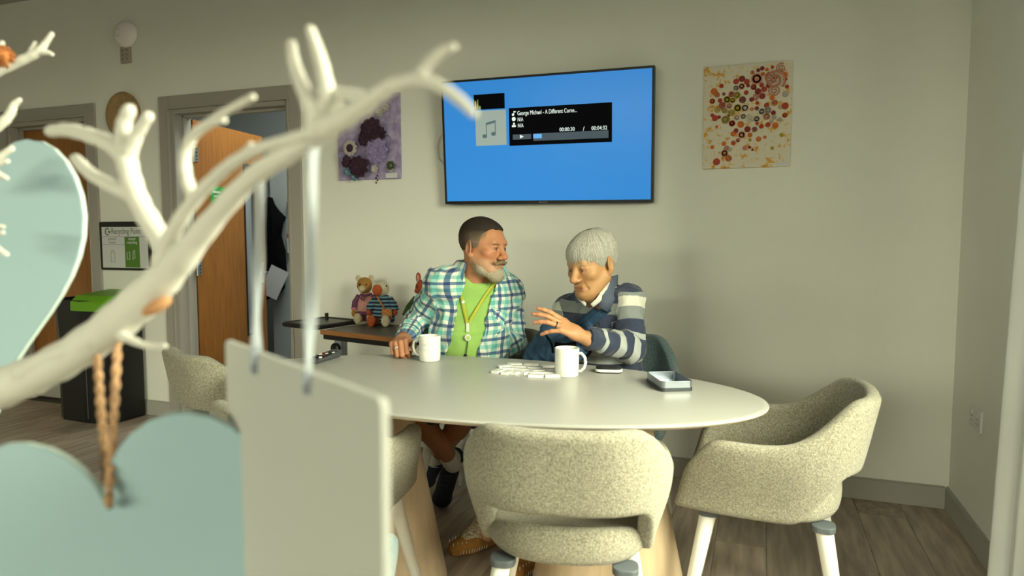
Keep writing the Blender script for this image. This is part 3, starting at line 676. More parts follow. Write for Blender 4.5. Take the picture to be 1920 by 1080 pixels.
# remote control
ra, rb = PZ(582, 683, .74), PZ(634, 667, .74); dv = rb - ra; RL = .175
rt = thing('remote_control', 'dark grey remote control lying at the left side of the table', 'remote', tuple(map(float, ((ra + rb) / 2)[:2])) + (.7405,), math.atan2(dv[1], dv[0]))
GREY = mat('remote_grey', (.055, .06, .07), .45)
def rem(b):
    pr = [(-RL / 2, .004), (-RL / 2 + .01, .014), (0, .018), (RL / 2 - .05, .022), (RL / 2, .026), (RL / 2, .012), (RL / 2 - .02, .0), (-RL / 2 + .01, 0)]
    b.prism(pr, -.024, .024, (0, 0, 0), ((1, 0, 0), (0, 0, 1), (0, -1, 0)))
part('casing', GREY, rt, rem, bevel=.003)
part('silver_band', M['steel'], rt, lambda b: (b.box((0, .0245, .012), (RL - .03, .001, .004)), b.box((0, -.0245, .012), (RL - .03, .001, .004))))
for i in range(6):
    for j in range(3):
        part('button', M['white'] if (i + j) % 4 == 0 else (M['black'] if (i, j) != (2, 1) else mat('red_button', (.4, .03, .02), .5)), rt, lambda b: b.box((-.05 + i * .022, -.014 + j * .014, .0195 + i * .0006 - abs(i - 3) * .0002), (.010, .008, .005)))

# ------------------------------------------------------------------ bed table by the wall
OT = .732
oa, ob_ = PZ(600, 619, OT), PZ(737, 634, OT)
oang = math.atan2(ob_[1] - oa[1], ob_[0] - oa[0])
Rz = rotz(oang); ex, ey = Rz[:, 0], Rz[:, 1]
ov = thing('overbed_table', 'low wheeled bed table with wood-edged top carrying the knitted toys', 'table', tuple(map(float, oa[:2])) + (0,), oang)
WOOD = mat('walnut_edge', (.32, .13, .04), .5, var=.2, vscale=8, stretch=(.6, 8, 8)); DTOP = mat('dark_top', (.075, .075, .065), .4)
def slab(x0, x1, d, z0, z1): return lambda b: b.box(((x0 + x1) / 2, d / 2, (z0 + z1) / 2), (x1 - x0, d, z1 - z0))
part('main_top', DTOP, ov, slab(.0, .56, .36, OT - .012, OT - .001), bevel=.003)
part('wood_edge', WOOD, ov, lambda b: (b.box((.28, .010, OT - .010), (.56, .022, .024)), b.box((.28, .355, OT - .010), (.56, .012, .024))), bevel=.004)
part('under_frame', M['black'], ov, lambda b: b.box((.28, .17, OT - .034), (.54, .32, .026)), bevel=.004)
tl_ = part('side_leaf', DTOP, ov, lambda b: b.prism(rrect(.27, .30, .03), OT + .002, OT + .014, (-.175, .16, 0)), bevel=.002)
part('leaf_rim', M['black'], tl_, lambda b: b.tube([(x - .175, y + .16, OT + .008) for x, y in rrect(.27, .30, .03)] + [(-.04, .28, OT + .008)], .013, 8), smooth=True)
part('leaf_lever', M['black'], tl_, lambda b: b.box((-.22, .24, OT + .03), (.012, .02, .045), rotz(.4)))
part('column', mat('grey_column', (.30, .33, .38), .4), ov, lambda b: b.box((-.035, .17, .39), (.05, .05, .62)), bevel=.004)
part('base_foot', mat('grey_foot', (.30, .33, .38), .4), ov, lambda b: (b.box((.22, .17, .072), (.52, .05, .035)), b.box((-.035, .17, .072), (.05, .34, .035))), bevel=.005)
part('clamp_knob', M['black'], ov, lambda b: b.lathe([(.026, 0), (.031, .006), (.031, .02), (.020, .026), (.0001, .027)], 10, (-.035, .145, .615), RY))
for x, y in ((-.035, .02), (-.035, .33), (.45, .17)):
    part('castor', M['black'], ov, lambda b: b.lathe([(.025, -.012), (.028, 0), (.025, .012)], 16, (x, y, .028), RY))

# ------------------------------------------------------------------ knitted toys (coordinates: x right, y away, z up from the bed table top)
def sittoy(name, label, x, y0, z, face, sc):
    q = PZ(x, y0, OT); r = thing(name, label, 'soft toy', tuple(map(float, q[:2])) + (OT,), face, 'knitted soft toys'); r.scale = (sc, sc, sc); return r
def knit(n, c, v=.22): return mat(n, c, .95, var=v, vscale=140, bump=.7, bscale=240)
GOLD = knit('gold_wool', (.36, .18, .04)); CREAM = knit('cream_wool', (.56, .47, .32)); PINK = knit('pink_wool', (.60, .30, .27)); PLUM = knit('purple_wool', (.16, .055, .12)); HOT = knit('bright_pink_wool', (.60, .20, .32))
ORG = knit('orange_wool', (.46, .10, .025)); IVORY = knit('ivory_wool', (.62, .55, .40)); TANO = knit('tan_wool', (.55, .21, .06)); RUST = knit('rust_wool', (.42, .08, .03)); OLIVE = knit('olive_wool', (.045, .085, .025))
STR = mat('striped_jersey', (.02, .03, .08), .95)
nt = STR.node_tree; tc = nt.nodes.new('ShaderNodeTexCoord'); sp = nt.nodes.new('ShaderNodeSeparateXYZ'); mm = nt.nodes.new('ShaderNodeMath'); mm.operation = 'MULTIPLY'; mm.inputs[1].default_value = 52
fr = nt.nodes.new('ShaderNodeMath'); fr.operation = 'FRACT'; rp = nt.nodes.new('ShaderNodeValToRGB'); rp.color_ramp.interpolation = 'CONSTANT'
rp.color_ramp.elements[0].color = (.012, .02, .05, 1); rp.color_ramp.elements[1].position = .55; rp.color_ramp.elements[1].color = (.17, .33, .42, 1)
nt.links.new(tc.outputs['Object'], sp.inputs[0]); nt.links.new(sp.outputs[2], mm.inputs[0]); nt.links.new(mm.outputs[0], fr.inputs[0]); nt.links.new(fr.outputs[0], rp.inputs[0]); nt.links.new(rp.outputs[0], nt.nodes['Principled BSDF'].inputs['Base Color'])
EYEB = mat('bead_black', (.01, .01, .01), .2)
t1 = sittoy('toy_cat', 'golden knitted cat toy in a pink cardigan and purple skirt', 688, 603, 0, math.radians(24), 1.0)
part('skirt', PLUM, t1, lambda b: b.lathe([(.0001, .01), (.062, .008), (.066, .03), (.050, .075), (.044, .08)], 22, sy=.8), smooth=True)
part('cardigan', PINK, t1, lambda b: b.lathe([(.055, .058), (.060, .07), (.052, .11), (.040, .150), (.022, .165), (.0001, .168)], 22, sy=.78), smooth=True)
hd = part('head', GOLD, t1, lambda b: b.ell((-.008, -.01, .205), (.043, .040, .046)), smooth=True)
part('muzzle', CREAM, hd, lambda b: b.ell((-.018, -.044, .188), (.020, .018, .019)), smooth=True)
for sx in (-1, 1):
    part('ear', CREAM, hd, lambda b: b.ell((-.008 + sx * .036, -.002, .246), (.015, .008, .017), rotz(0)), smooth=True)
    part('eye', EYEB, hd, lambda b: b.ell((-.012 + sx * .017, -.047, .212), .0052, None, 8, 6), smooth=True)
    part('arm', PLUM if sx > 0 else PLUM, t1, lambda b: b.tube([(sx * .038, -.005, .148), (sx * .062, -.014, .11), (sx * .066, -.026, .078)], [.016, .017, .015], 12), smooth=True)
    part('cuff', HOT, t1, lambda b: b.ell((sx * .066, -.026, .078), (.018, .016, .012), None, 10, 6), smooth=True)
    part('hand', GOLD, t1, lambda b: b.ell((sx * .066, -.032, .052), (.014, .014, .022), None, 10, 7), smooth=True)
    lg = part('leg', GOLD, t1, lambda b: b.tube([(sx * .028, -.03, .024), (sx * .034, -.085, .020)], [.020, .019], 12), smooth=True)
    part('foot', CREAM, lg, lambda b: b.ell((sx * .035, -.105, .030), (.022, .014, .031), None, 12, 8), smooth=True)
part('neck_bow', PLUM, t1, lambda b: (b.tube([(-.03, -.034, .156), (.0, -.045, .150), (.035, -.03, .158)], .006, 8), b.tube([(-.012, -.046, .152), (-.026, -.052, .135), (-.008, -.052, .122), (-.004, -.050, .145)], .004, 8)), smooth=True)
t2 = sittoy('toy_duck', 'white knitted duck toy in a blue striped top with an orange satchel', 719, 608, 0, math.radians(16), 1.0)
part('jersey', STR, t2, lambda b: b.lathe([(.0001, .012), (.058, .010), (.062, .03), (.056, .08), (.048, .13), (.030, .158), (.0001, .162)], 24, sy=.8), smooth=True)
hd = part('head', IVORY, t2, lambda b: b.ell((-.006, -.008, .195), (.044, .042, .043)), smooth=True)
part('beak', ORG, hd, lambda b: b.ell((-.018, -.052, .190), (.027, .022, .030)), smooth=True)
for sx in (-1, 1):
    part('eye', EYEB, hd, lambda b: b.ell((-.004 + sx * .033, -.036, .212), .005, None, 8, 6), smooth=True)
    part('sleeve', STR, t2, lambda b: b.tube([(sx * .036, -.004, .142), (sx * .060, -.012, .110), (sx * .070, -.022, .080)], [.018, .020, .022], 12), smooth=True)
    part('hand', RUST, t2, lambda b: b.ell((sx * .072, -.030, .068), (.014, .014, .018), None, 10, 7), smooth=True)
    lg = part('leg', ORG if sx < 0 else IVORY, t2, lambda b: b.tube([(sx * .026, -.03, .024), (sx * .036, -.08, .022)], [.022, .020], 12), smooth=True)
    part('foot', ORG if sx < 0 else IVORY, lg, lambda b: b.ell((sx * .038, -.102, .031), (.024, .014, .032), None, 12, 8), smooth=True)
sa = part('satchel', TANO, t2, lambda b: b.box((.034, -.052, .062), (.056, .020, .056)), bevel=.008)
part('satchel_strap', TANO, sa, lambda b: b.tube([(.024, -.054, .088), (.006, -.054, .115), (-.016, -.042, .145), (-.030, -.02, .158)], .0045, 8), smooth=True)
t3 = sittoy('toy_fox', 'rust knitted toy in green half hidden behind the checked sleeve', 794, 615, 0, math.radians(5), 1.08)
part('coat', OLIVE, t3, lambda b: b.lathe([(.0001, .012), (.062, .010), (.064, .04), (.052, .10), (.036, .145), (.018, .165), (.0001, .168)], 22, sy=.8), smooth=True)
hd = part('head', RUST, t3, lambda b: (b.ell((0, -.008, .196), (.034, .036, .038)), b.ell((-.010, -.045, .184), (.013, .022, .014))), smooth=True)
for sx in (-1, 1):
    ea = part('ear', RUST, hd, lambda b: b.ell((sx * .024, 0, .243), (.013, .008, .026)), smooth=True)
    part('inner_ear', PINK, ea, lambda b: b.ell((sx * .024, -.006, .240), (.008, .005, .019)), smooth=True)
    part('eye', EYEB, hd, lambda b: b.ell((sx * .014, -.040, .204), .004, None, 8, 6), smooth=True)
    part('arm', OLIVE, t3, lambda b: b.tube([(sx * .034, -.005, .145), (sx * .066, -.014, .10), (sx * .082, -.02, .058)], [.016, .018, .020], 12), smooth=True)
    lg = part('leg', RUST, t3, lambda b: b.tube([(sx * .026, -.03, .024), (sx * .040, -.08, .022)], [.022, .020], 12), smooth=True)
    part('foot', RUST, lg, lambda b: b.ell((sx * .042, -.10, .031), (.022, .014, .030), None, 12, 8), smooth=True)

# ------------------------------------------------------------------ in the room beyond
def q5(x, y, Y=5.2): return PY(x, y, Y)
gp = [(498, 372), (505, 368.5), (511, 371), (516, 384), (525, 396), (537, 408), (531, 420), (528, 440), (532, 456), (536, 470), (537.5, 500), (538.5, 515), (535, 522), (534, 540), (527, 548), (515, 556), (500, 563), (490, 560), (488, 500), (490, 400)]
ga = thing('black_garment', 'black garment hanging on the cupboard beyond the open door', 'garment', tuple(map(float, q5(512, 565))))
go = np.array(ga.location)
def garment(b):
    n = len(gp); f = [q5(x, y, 5.09) - go for x, y in gp]; k = [q5(x, y, 5.20) - go for x, y in gp]
    c = np.mean(f, 0)
    mid = [c + (p - c) * .6 + np.array([.0, -.035 + .012 * math.sin(i * 2.1), 0]) for i, p in enumerate(f)]
    vs = k + f + mid + [c + np.array([0, -.05, 0])]
    fs = [(r * n + i, r * n + (i + 1) % n, (r + 1) * n + (i + 1) % n, (r + 1) * n + i) for r in range(2) for i in range(n)] + [(2 * n + i, 2 * n + (i + 1) % n, 3 * n) for i in range(n)] + [tuple(range(n - 1, -1, -1))]
    b.add(vs, fs)
part('cloth', M['matblack'], ga, garment, smooth=True)
part('hook', M['steel'], ga, lambda b: b.tube([q5(505, 367, 5.22) - go, q5(505, 371, 5.14) - go], .006, 8))
pg = [(496, 484.5), (528, 499.5), (502, 555), (470, 540)]
o = part('paper_sheet', M['paper'], None, lambda b: b.prism([(0, 0), (.2, 0), (.2, .29), (0, .29)], 0, .002, q5(486, 547, 4.98), tuple((q5(502, 555, 4.98) - q5(486, 547, 4.98)) / np.linalg.norm(q5(502, 555, 4.98) - q5(486, 547, 4.98)) if i == 0 else ((q5(528, 499.5, 4.98) - q5(502, 555, 4.98)) / np.linalg.norm(q5(528, 499.5, 4.98) - q5(502, 555, 4.98)) if i == 1 else np.array([0, -1., 0])) for i in range(3))))
tag(o, 'tilted white paper sheet pinned over the black garment', 'paper')
def sheet(x0, y0, x1, y1, m, label, cat, Y=5.18):
    a, c = q5(x0, y0, Y), q5(x1, y1, Y)
    o = part('notice_sheet' if cat == 'notice' else 'dispenser', m, None, lambda b: b.box((a + c) / 2 + np.array([0, .02, 0]), (float(c[0] - a[0]), .06, float(a[2] - c[2])))); return tag(o, label, cat)
sheet(539, 379, 546, 392, M['bracket'], 'small dark wall box at the right side of the far doorway view', 'box')
sheet(539.5, 438, 546, 446, mat('red_print', (.45, .04, .03), .5), 'small red-topped notice beyond the open door', 'notice')
sheet(539.5, 447, 546, 474, M['paper'], 'white notice below the red one beyond the open door', 'notice')
# ------------------------------------------------------------------ foreground: white twig tree with hanging decorations
def depth_at(x): return .75 - .00040 * x if x > 0 else .75 - .0002 * x
def catmull(pts, n=5):
    pts = [np.array(p, float) for p in pts]; ex_ = [2 * pts[0] - pts[1]] + pts + [2 * pts[-1] - pts[-2]]; out = []
    for i in range(1, len(ex_) - 2):
        a, b, c, d = ex_[i - 1:i + 3]
        for k in range(n):
            t = k / n; out.append(.5 * ((2 * b) + (c - a) * t + (2 * a - 5 * b + 4 * c - d) * t * t + (3 * b - a - 3 * c + d) * t ** 3))
    out.append(pts[-1]); return out
tr = thing('twig_tree', 'large white-painted twig branch across the left foreground', 'branch', (-1.35, .30, 0))
tro = np.array(tr.location)
def limb(name, pts, dep=None, nn=14, dd=0.):
    w = []
    for i, (x, y, wd_) in enumerate(pts):
        D = (dep if dep else depth_at(x)) + dd; p = P(x, y, D) - tro; w.append(np.append(p, wd_ * (.92 if x < 250 else .82) * D / CAM_F / 2))
    c = catmull(w, 6)
    pts3 = [k[:3] for k in c]; rad = [max(.0015, k[3] * (1 + .05 * math.sin(i * 1.7 + len(c)))) for i, k in enumerate(c)]
    # rounded tip
    t = pts3[-1] - pts3[-2]; t = t / np.linalg.norm(t); r = rad[-1]
    pts3 += [pts3[-1] + t * r * .5, pts3[-1] + t * r * .85]; rad += [r * .8, r * .35]
    return part(name, M['tree'], tr, lambda b: b.tube(pts3, rad, nn), smooth=True)
limb('main_branch', [(-420, 930, 120), (-260, 820, 105), (-120, 758, 92), (0, 727, 84), (90, 690, 76), (180, 635, 76), (262, 566, 88), (325, 503, 70), (394, 418, 52), (470, 335, 46), (548, 284, 46), (612, 240, 54), (672, 205, 46), (730, 165, 36), (785, 150, 30), (828, 164, 28), (862, 188, 25), (888, 213, 20)])
limb('side_branch', [(335, 500, 50), (296, 440, 50), (262, 380, 46), (243, 325, 40), (234, 270, 38), (232, 235, 30), (243, 205, 26)])
limb('twig', [(236, 300, 36), (210, 272, 34), (168, 254, 31), (128, 244, 29), (95, 246, 24)])
limb('twig', [(240, 290, 34), (258, 250, 29), (278, 218, 24)])
limb('twig', [(262, 372, 36), (215, 351, 29), (172, 327, 26), (142, 298, 23)])
limb('side_branch', [(298, 500, 40), (322, 440, 36), (360, 380, 32), (400, 336, 30), (440, 303, 29), (482, 280, 28), (528, 266, 28), (575, 252, 30)], dd=-.012)
limb('twig', [(364, 376, 30), (350, 335, 28), (347, 292, 26), (362, 255, 24), (392, 232, 22), (420, 226, 16)], dd=-.01)
limb('twig', [(368, 250, 20), (405, 220, 19), (440, 200, 19), (474, 182, 17)], dd=-.01)
limb('twig', [(446, 302, 22), (462, 284, 19), (471, 271, 13)], dd=-.012)
limb('side_branch', [(590, 262, 44), (590, 215, 46), (568, 165, 34), (552, 120, 28), (546, 82, 23)], dd=-.008)
limb('side_branch', [(600, 225, 40), (613, 180, 38), (604, 125, 32), (592, 85, 28), (582, 56, 23)])
limb('twig', [(604, 178, 34), (648, 176, 30), (695, 183, 30), (735, 168, 26)], dd=.01)
limb('twig', [(640, 235, 28), (632, 205, 20), (640, 190, 14)], dd=.006)
limb('twig', [(778, 152, 26), (805, 117, 24), (830, 96, 22), (851, 88, 18)])
limb('twig', [(716, 180, 22), (728, 158, 18), (734, 150, 12)], dd=-.006)
limb('twig', [(225, 628, 20), (262, 644, 16), (285, 650, 14), (310, 649, 11)], dd=-.01)
limb('side_branch', [(40, 700, 40), (100, 668, 36), (170, 640, 24)], dd=-.02)
# cut knot on the main branch
kq = P(294, 574, depth_at(290) - .0195) - tro
kd = P(318, 560, depth_at(290) - .0195) - P(270, 587, depth_at(290) - .0195); kd = kd / np.linalg.norm(kd); kn = (EYE - (kq + tro)); kn = kn / np.linalg.norm(kn); kn = kn - kd * (kn @ kd); kn /= np.linalg.norm(kn)
part('bare_knot', mat('bare_wood', (.50, .25, .12), .8), tr, lambda b: b.ell(kq + kn * .0005, 1.0, np.stack([kd * .0155, np.cross(kn, kd) * .0062, kn * .007], 1), 16, 8), smooth=True)
# upper left twigs, a little farther away
limb('side_branch', [(-330, 330, 40), (-180, 235, 34), (-60, 160, 26), (0, 131, 22), (45, 111, 19), (72, 97, 18), (86, 80, 12), (97, 64, 10)], .98)
limb('twig', [(55, 106, 15), (62, 90, 11), (66, 80, 8)], .98)
limb('twig', [(76, 98, 14), (90, 99, 11), (98, 102, 8)], .98)
limb('side_branch', [(-250, 330, 34), (-120, 290, 28), (-40, 258, 22), (2, 232, 20), (20, 212, 17), (26, 197, 14), (37, 187, 10)], .95)
limb('twig', [(-60, 330, 16), (-10, 309, 13), (14, 302, 10)], .86)
limb('twig', [(-60, 345, 18), (-15, 305, 16), (22, 278, 12)], .88)
limb('twig', [(-70, 300, 16), (-20, 318, 15), (12, 334, 10)], .85)
limb('twig', [(-60, 420, 12), (-10, 424, 10), (6, 425, 8)], .85)
limb('twig', [(-60, 450, 12), (-15, 440, 10), (6, 436, 8)], .85)
limb('twig', [(-50, 430, 16), (-15, 458, 13), (12, 477, 10)], .85)
limb('twig', [(-80, 180, 24), (-20, 160, 18), (4, 80, 10)], 1.0)
limb('side_branch', [(-420, 930, 90), (-440, 600, 80), (-400, 420, 60), (-330, 330, 44)], .93)
# trunk down to the floor, outside the picture
tp = P(-420, 930, depth_at(-420)) - tro; tp2 = P(-420, 930, .93) - tro
part('trunk', M['tree'], tr, lambda b: (b.tube([(0, 0, .0), (0, .01, .35), tp * .5 + np.array([0, 0, .33]), tp], [.05, .045, .042, .036], 16), b.tube([(0, .01, .35), tp2], [.04, .033], 16)), smooth=True)
part('trunk_foot', M['trim'], tr, lambda b: b.lathe([(.16, 0), (.16, .02), (.06, .04), (.055, .06)], 28))
# rust pompon
pq = P(6, 106, .97); o = MB()
for i in range(140):
    d = RNG.normal(size=3); d /= np.linalg.norm(d); o.tube([pq * 0, d * .014, d * .0165], [.0025, .0016, .0006], 5)
o.ell((0, 0, 0), .0115)
pm_ = o.build('pompon', knit('rust_fluff', (.50, .19, .06)), None, smooth=True); pm_.location = tuple(map(float, pq)); tag(pm_, 'small fluffy rust pompon on the upper left twig', 'pompon')

def heart_poly(w, n=56):
    pts = []
    for i in range(n):
        t = 2 * PI * i / n; x = 16 * math.sin(t) ** 3; y = 13 * math.cos(t) - 5 * math.cos(2 * t) - 2 * math.cos(3 * t) - math.cos(4 * t)
        pts.append((x * w / 32, y * w / 32))
    return pts
def heart(name, label, origin, w, yaw, roll, tall=1.0, thick=.009):
    r = thing(name, label, 'heart', tuple(map(float, origin))); poly = [(x, y * tall) for x, y in heart_poly(w)]
    R = np.array(Matrix.Rotation(yaw, 3, 'Z') @ Matrix.Rotation(roll, 3, 'Y'))
    ax = (R @ np.array([1, 0, 0]), R @ np.array([0, 0, 1.]), R @ np.array([0, 1., 0]))
    part('board', M['aqua'], r, lambda b: b.prism(poly, -thick / 2, thick / 2, (0, 0, 0), ax), bevel=.002)
    def rim(b):
        n = len(poly); i_ = [(x * .999, y * .999) for x, y in poly]
        o_ = [(x * 1.006, y * 1.006) for x, y in poly]
        vs = [ax[0] * x + ax[1] * y + ax[2] * h for h in (-thick / 2 + .0012, thick / 2 - .0012) for x, y in o_]
        b.add(vs, [(k, (k + 1) % n, n + (k + 1) % n, n + k) for k in range(n)])
    part('painted_rim', M['aqua_rim'], r, rim, fix=True)
    return r, ax
camyaw = PSI
# left heart: its right half is in view
h1, ax1 = heart('hanging_heart', 'pale aqua wooden heart cut off by the left edge of the picture', P(-22, 477, .95), .276, camyaw, math.radians(0), 1.54, .012)
part('hanging_twine', M['twine'], h1, lambda b: b.tube([ax1[1] * .075, P(-15, 240, .96) - np.array(h1.location)], .002, 6))
# lower heart
h2c = P(222, 1040, .635)
h2, ax2 = heart('hanging_heart', 'large pale aqua wooden heart at the lower left hanging on jute twine', h2c, .294, camyaw + math.radians(8), math.radians(-9.5), 1.12)
ho = np.array(h2.location); dN = .635
k0 = P(204, 944, dN - .022) - ho
def twist(b, A, B, r):
    A, B = np.array(A), np.array(B); n = 34
    d = (B - A) / np.linalg.norm(B - A); u = np.cross(d, [0, 1, 0]); u /= np.linalg.norm(u); w = np.cross(d, u)
    for ph_ in (0, PI):
        b.tube([A + (B - A) * i / n + (u * math.cos(i * .95 + ph_) + w * math.sin(i * .95 + ph_)) * r * .55 for i in range(n + 1)], r * .62, 6)
part('hanging_twine', M['twine'], h2, lambda b: (twist(b, k0, P(221, 640, .665) - ho, .0038), twist(b, P(200, 902, .66) - ho, P(181, 660, .672) - ho, .0038)), smooth=True)
part('twine_knot', M['twine'], h2, lambda b: b.ell(k0, (.004, .004, .0035), None, 10, 6), smooth=True)
part('drill_hole', mat('dark_hole', (.10, .13, .13), .9), h2, lambda b: b.ell(P(205, 947, .617) - ho, (.0045, .002, .0045), None, 10, 6))
# card on ribbons
cl, cr = P(427, 637, .665), P(722, 747, .42)
cl[2] = cr[2] = (cl[2] + cr[2]) / 2
cd = cr - cl; cwid = float(np.linalg.norm(cd)); cd = cd / cwid; cnv = np.cross(cd, [0, 0, 1.])
c0 = (cl + cr) / 2
kd_ = thing('hanging_card', 'large plain beige card hanging on two satin ribbons in front of the table', 'card', tuple(map(float, c0)))
part('card', M['card'], kd_, lambda b: b.prism([(x, y) for x, y in rrect(cwid, .42, .006, 3)], -.003, .003, (0, 0, -.21), (cd, (0, 0, 1), cnv)), bevel=.001)
def ribbon(b, A, B, w, seed):
    A, B = np.array(A), np.array(B); n = 26
    def fn(u, v):
        p = A + (B - A) * v; t = .8 * math.sin(v * 7 + seed) + .35
        side = RT * math.cos(t) + FW0 * math.sin(t)
        return p + side * (u - .5) * w * (1 - .35 * math.sin(v * 5 + seed) ** 2)
    b.grid(fn, 4, n)
for x, yt, ytop, seed, ext in ((488, 660, 300, .3, 42), (588, 697, 275, 1.4, 42)):
    # distance of the card's top edge at this column
    best = min(np.linspace(0, 1, 400), key=lambda t: abs((lambda p: 960 + CAM_F * ((p - EYE) @ RT) / ((p - EYE) @ FW) - x)(cl + (cr - cl) * t)))
    e_ = cl + (cr - cl) * best; D = float((e_ - EYE) @ FW)
    rb_ = part('ribbon', M['ribbon'], kd_, lambda b: ribbon(b, e_ - c0 + cnv * .004, P(x, ytop, depth_at(x) - .0) - c0, .0115, seed), smooth=True, solid=.0004)
    part('ribbon_tail', mat('grey_ribbon_end', (.36, .40, .50), .5), rb_, lambda b: ribbon(b, e_ - c0 + cnv * .006 * (1 if cnv @ FW0 < 0 else -1), e_ - c0 + cnv * .006 * (1 if cnv @ FW0 < 0 else -1) - np.array([0, 0, ext * D / CAM_F]), .008, 2.9), smooth=True, solid=.0004)
# ------------------------------------------------------------------ smooth solid modelling for figures
class Vol:
    def __init__(s, lo, hi, h):
        s.lo = np.array(lo, float); s.h = h; s.n = np.ceil((np.array(hi, float) - s.lo) / h).astype(int) + 1
        s.d = np.full(tuple(s.n), .5, np.float32)
        s.ax = [(s.lo[i] + h * np.arange(s.n[i])).astype(np.float32) for i in range(3)]
    def _sl(s, lo, hi):
        a = np.clip(np.floor((np.array(lo) - s.lo) / s.h).astype(int), 0, s.n); b = np.clip(np.ceil((np.array(hi) - s.lo) / s.h).astype(int) + 1, 0, s.n)
        sl = tuple(slice(a[i], b[i]) for i in range(3))
        return sl, s.ax[0][sl[0]][:, None, None], s.ax[1][sl[1]][None, :, None], s.ax[2][sl[2]][None, None, :]
    def _op(s, fn, lo, hi, k, sub):
        m = k + 3 * s.h
        sl, X, Y, Z = s._sl(np.array(lo) - m, np.array(hi) + m)
        if any(q.stop <= q.start for q in sl): return s
        d = fn(X, Y, Z); a = s.d[sl]
        if sub: a = -a
        hh = np.maximum(k - np.abs(a - d), 0) / k; r = np.minimum(a, d) - hh * hh * k * .25
        s.d[sl] = -r if sub else r
        return s
    def cap(s, a, b, ra, rb=None, k=.02, sub=False):
        a = np.array(a, float); b = np.array(b, float); rb = ra if rb is None else rb; ab = b - a; L = ab @ ab + 1e-12; r = max(ra, rb)
        def fn(X, Y, Z):
            px, py, pz = X - a[0], Y - a[1], Z - a[2]
            t = np.clip((px * ab[0] + py * ab[1] + pz * ab[2]) / L, 0, 1)
            return np.sqrt((px - ab[0] * t) ** 2 + (py - ab[1] * t) ** 2 + (pz - ab[2] * t) ** 2) - (ra + (rb - ra) * t)
        return s._op(fn, np.minimum(a, b) - r, np.maximum(a, b) + r, k, sub)
    def ell(s, c, r, k=.02, R=None, sub=False):
        c = np.array(c, float); r = np.array([r] * 3 if np.isscalar(r) else r, float); R = np.eye(3) if R is None else R; q = float(max(r))
        def fn(X, Y, Z):
            px, py, pz = X - c[0], Y - c[1], Z - c[2]
            l = [(R[0, i] * px + R[1, i] * py + R[2, i] * pz) / r[i] for i in range(3)]
            k0 = np.sqrt(l[0] ** 2 + l[1] ** 2 + l[2] ** 2); k1 = np.sqrt(sum((l[i] / r[i]) ** 2 for i in range(3))) + 1e-9
            return k0 * (k0 - 1) / k1
        return s._op(fn, c - q, c + q, k, sub)
    def cut(s, fn, k=.004):                                   # keep where fn < 0
        X, Y, Z = s.ax[0][:, None, None], s.ax[1][None, :, None], s.ax[2][None, None, :]
        d = fn(X, Y, Z); s.d = np.maximum(s.d, d.astype(np.float32)); return s
    def mesh(s):
        d = s.d; d[0], d[-1] = .5, .5; d[:, 0], d[:, -1] = .5, .5; d[:, :, 0], d[:, :, -1] = .5, .5
        S = d < 0; nx, ny, nz = d.shape
        c = np.zeros((nx - 1, ny - 1, nz - 1), np.uint8)
        for i in (0, 1):
            for j in (0, 1):
                for k in (0, 1): c += S[i:nx - 1 + i, j:ny - 1 + j, k:nz - 1 + k]
        act = (c > 0) & (c < 8); ii = np.argwhere(act); idx = np.full(act.shape, -1, np.int64); idx[act] = np.arange(len(ii))
        sm = np.zeros((len(ii), 3)); ct = np.zeros(len(ii))
        cor = [(i, j, k) for i in (0, 1) for j in (0, 1) for k in (0, 1)]
        for p in cor:
            for q in cor:
                if sum(abs(p[t] - q[t]) for t in range(3)) == 1 and p < q:
                    d1 = d[ii[:, 0] + p[0], ii[:, 1] + p[1], ii[:, 2] + p[2]]; d2 = d[ii[:, 0] + q[0], ii[:, 1] + q[1], ii[:, 2] + q[2]]
                    m = (d1 < 0) != (d2 < 0); t = np.where(m, d1 / np.where(m, d1 - d2, 1), 0)
                    sm[m] += (np.array(p) + (np.array(q) - np.array(p)) * t[:, None])[m]; ct[m] += 1
        V = s.lo + s.h * (ii + sm / ct[:, None])
        F = []
        for ax in range(3):
            o1, o2 = [(1, 2), (2, 0), (0, 1)][ax]
            sl0 = [slice(1, None)] * 3; sl1 = [slice(1, None)] * 3; sl0[ax] = slice(0, -1); sl1[ax] = slice(1, None)
            A, B = S[tuple(sl0)], S[tuple(sl1)]; e = np.argwhere(A != B); base = e.copy(); base[:, o1] += 1; base[:, o2] += 1
            def cell(u, v):
                g = base.copy(); g[:, o1] -= u; g[:, o2] -= v
                ok = np.all((g >= 0) & (g < np.array(idx.shape)), 1); r = np.full(len(g), -1); r[ok] = idx[g[ok, 0], g[ok, 1], g[ok, 2]]; return r
            q = np.stack([cell(1, 1), cell(0, 1), cell(0, 0), cell(1, 0)], 1)
            fl_ = ~A[tuple(e.T)]; q[fl_] = q[fl_][:, ::-1]; F.append(q[np.all(q >= 0, 1)])
        return V, np.concatenate(F)
def vnormals(V, F):
    n = np.cross(V[F[:, 2]] - V[F[:, 0]], V[F[:, 3]] - V[F[:, 1]]); N = np.zeros_like(V)
    for i in range(4): np.add.at(N, F[:, i], n)
    return N / (np.linalg.norm(N, axis=1, keepdims=True) + 1e-12)
def relax(V, F, it=2, f=.5):
    E = np.concatenate([F[:, [0, 1]], F[:, [1, 2]], F[:, [2, 3]], F[:, [3, 0]]]); E = np.concatenate([E, E[:, ::-1]])
    ct = np.bincount(E[:, 0], minlength=len(V))[:, None] + 1e-9
    for _ in range(it):
        A = np.zeros_like(V)
        for a in range(3): A[:, a] = np.bincount(E[:, 0], V[E[:, 1], a], len(V))
        V = V + f * (A / ct - V)
    return V
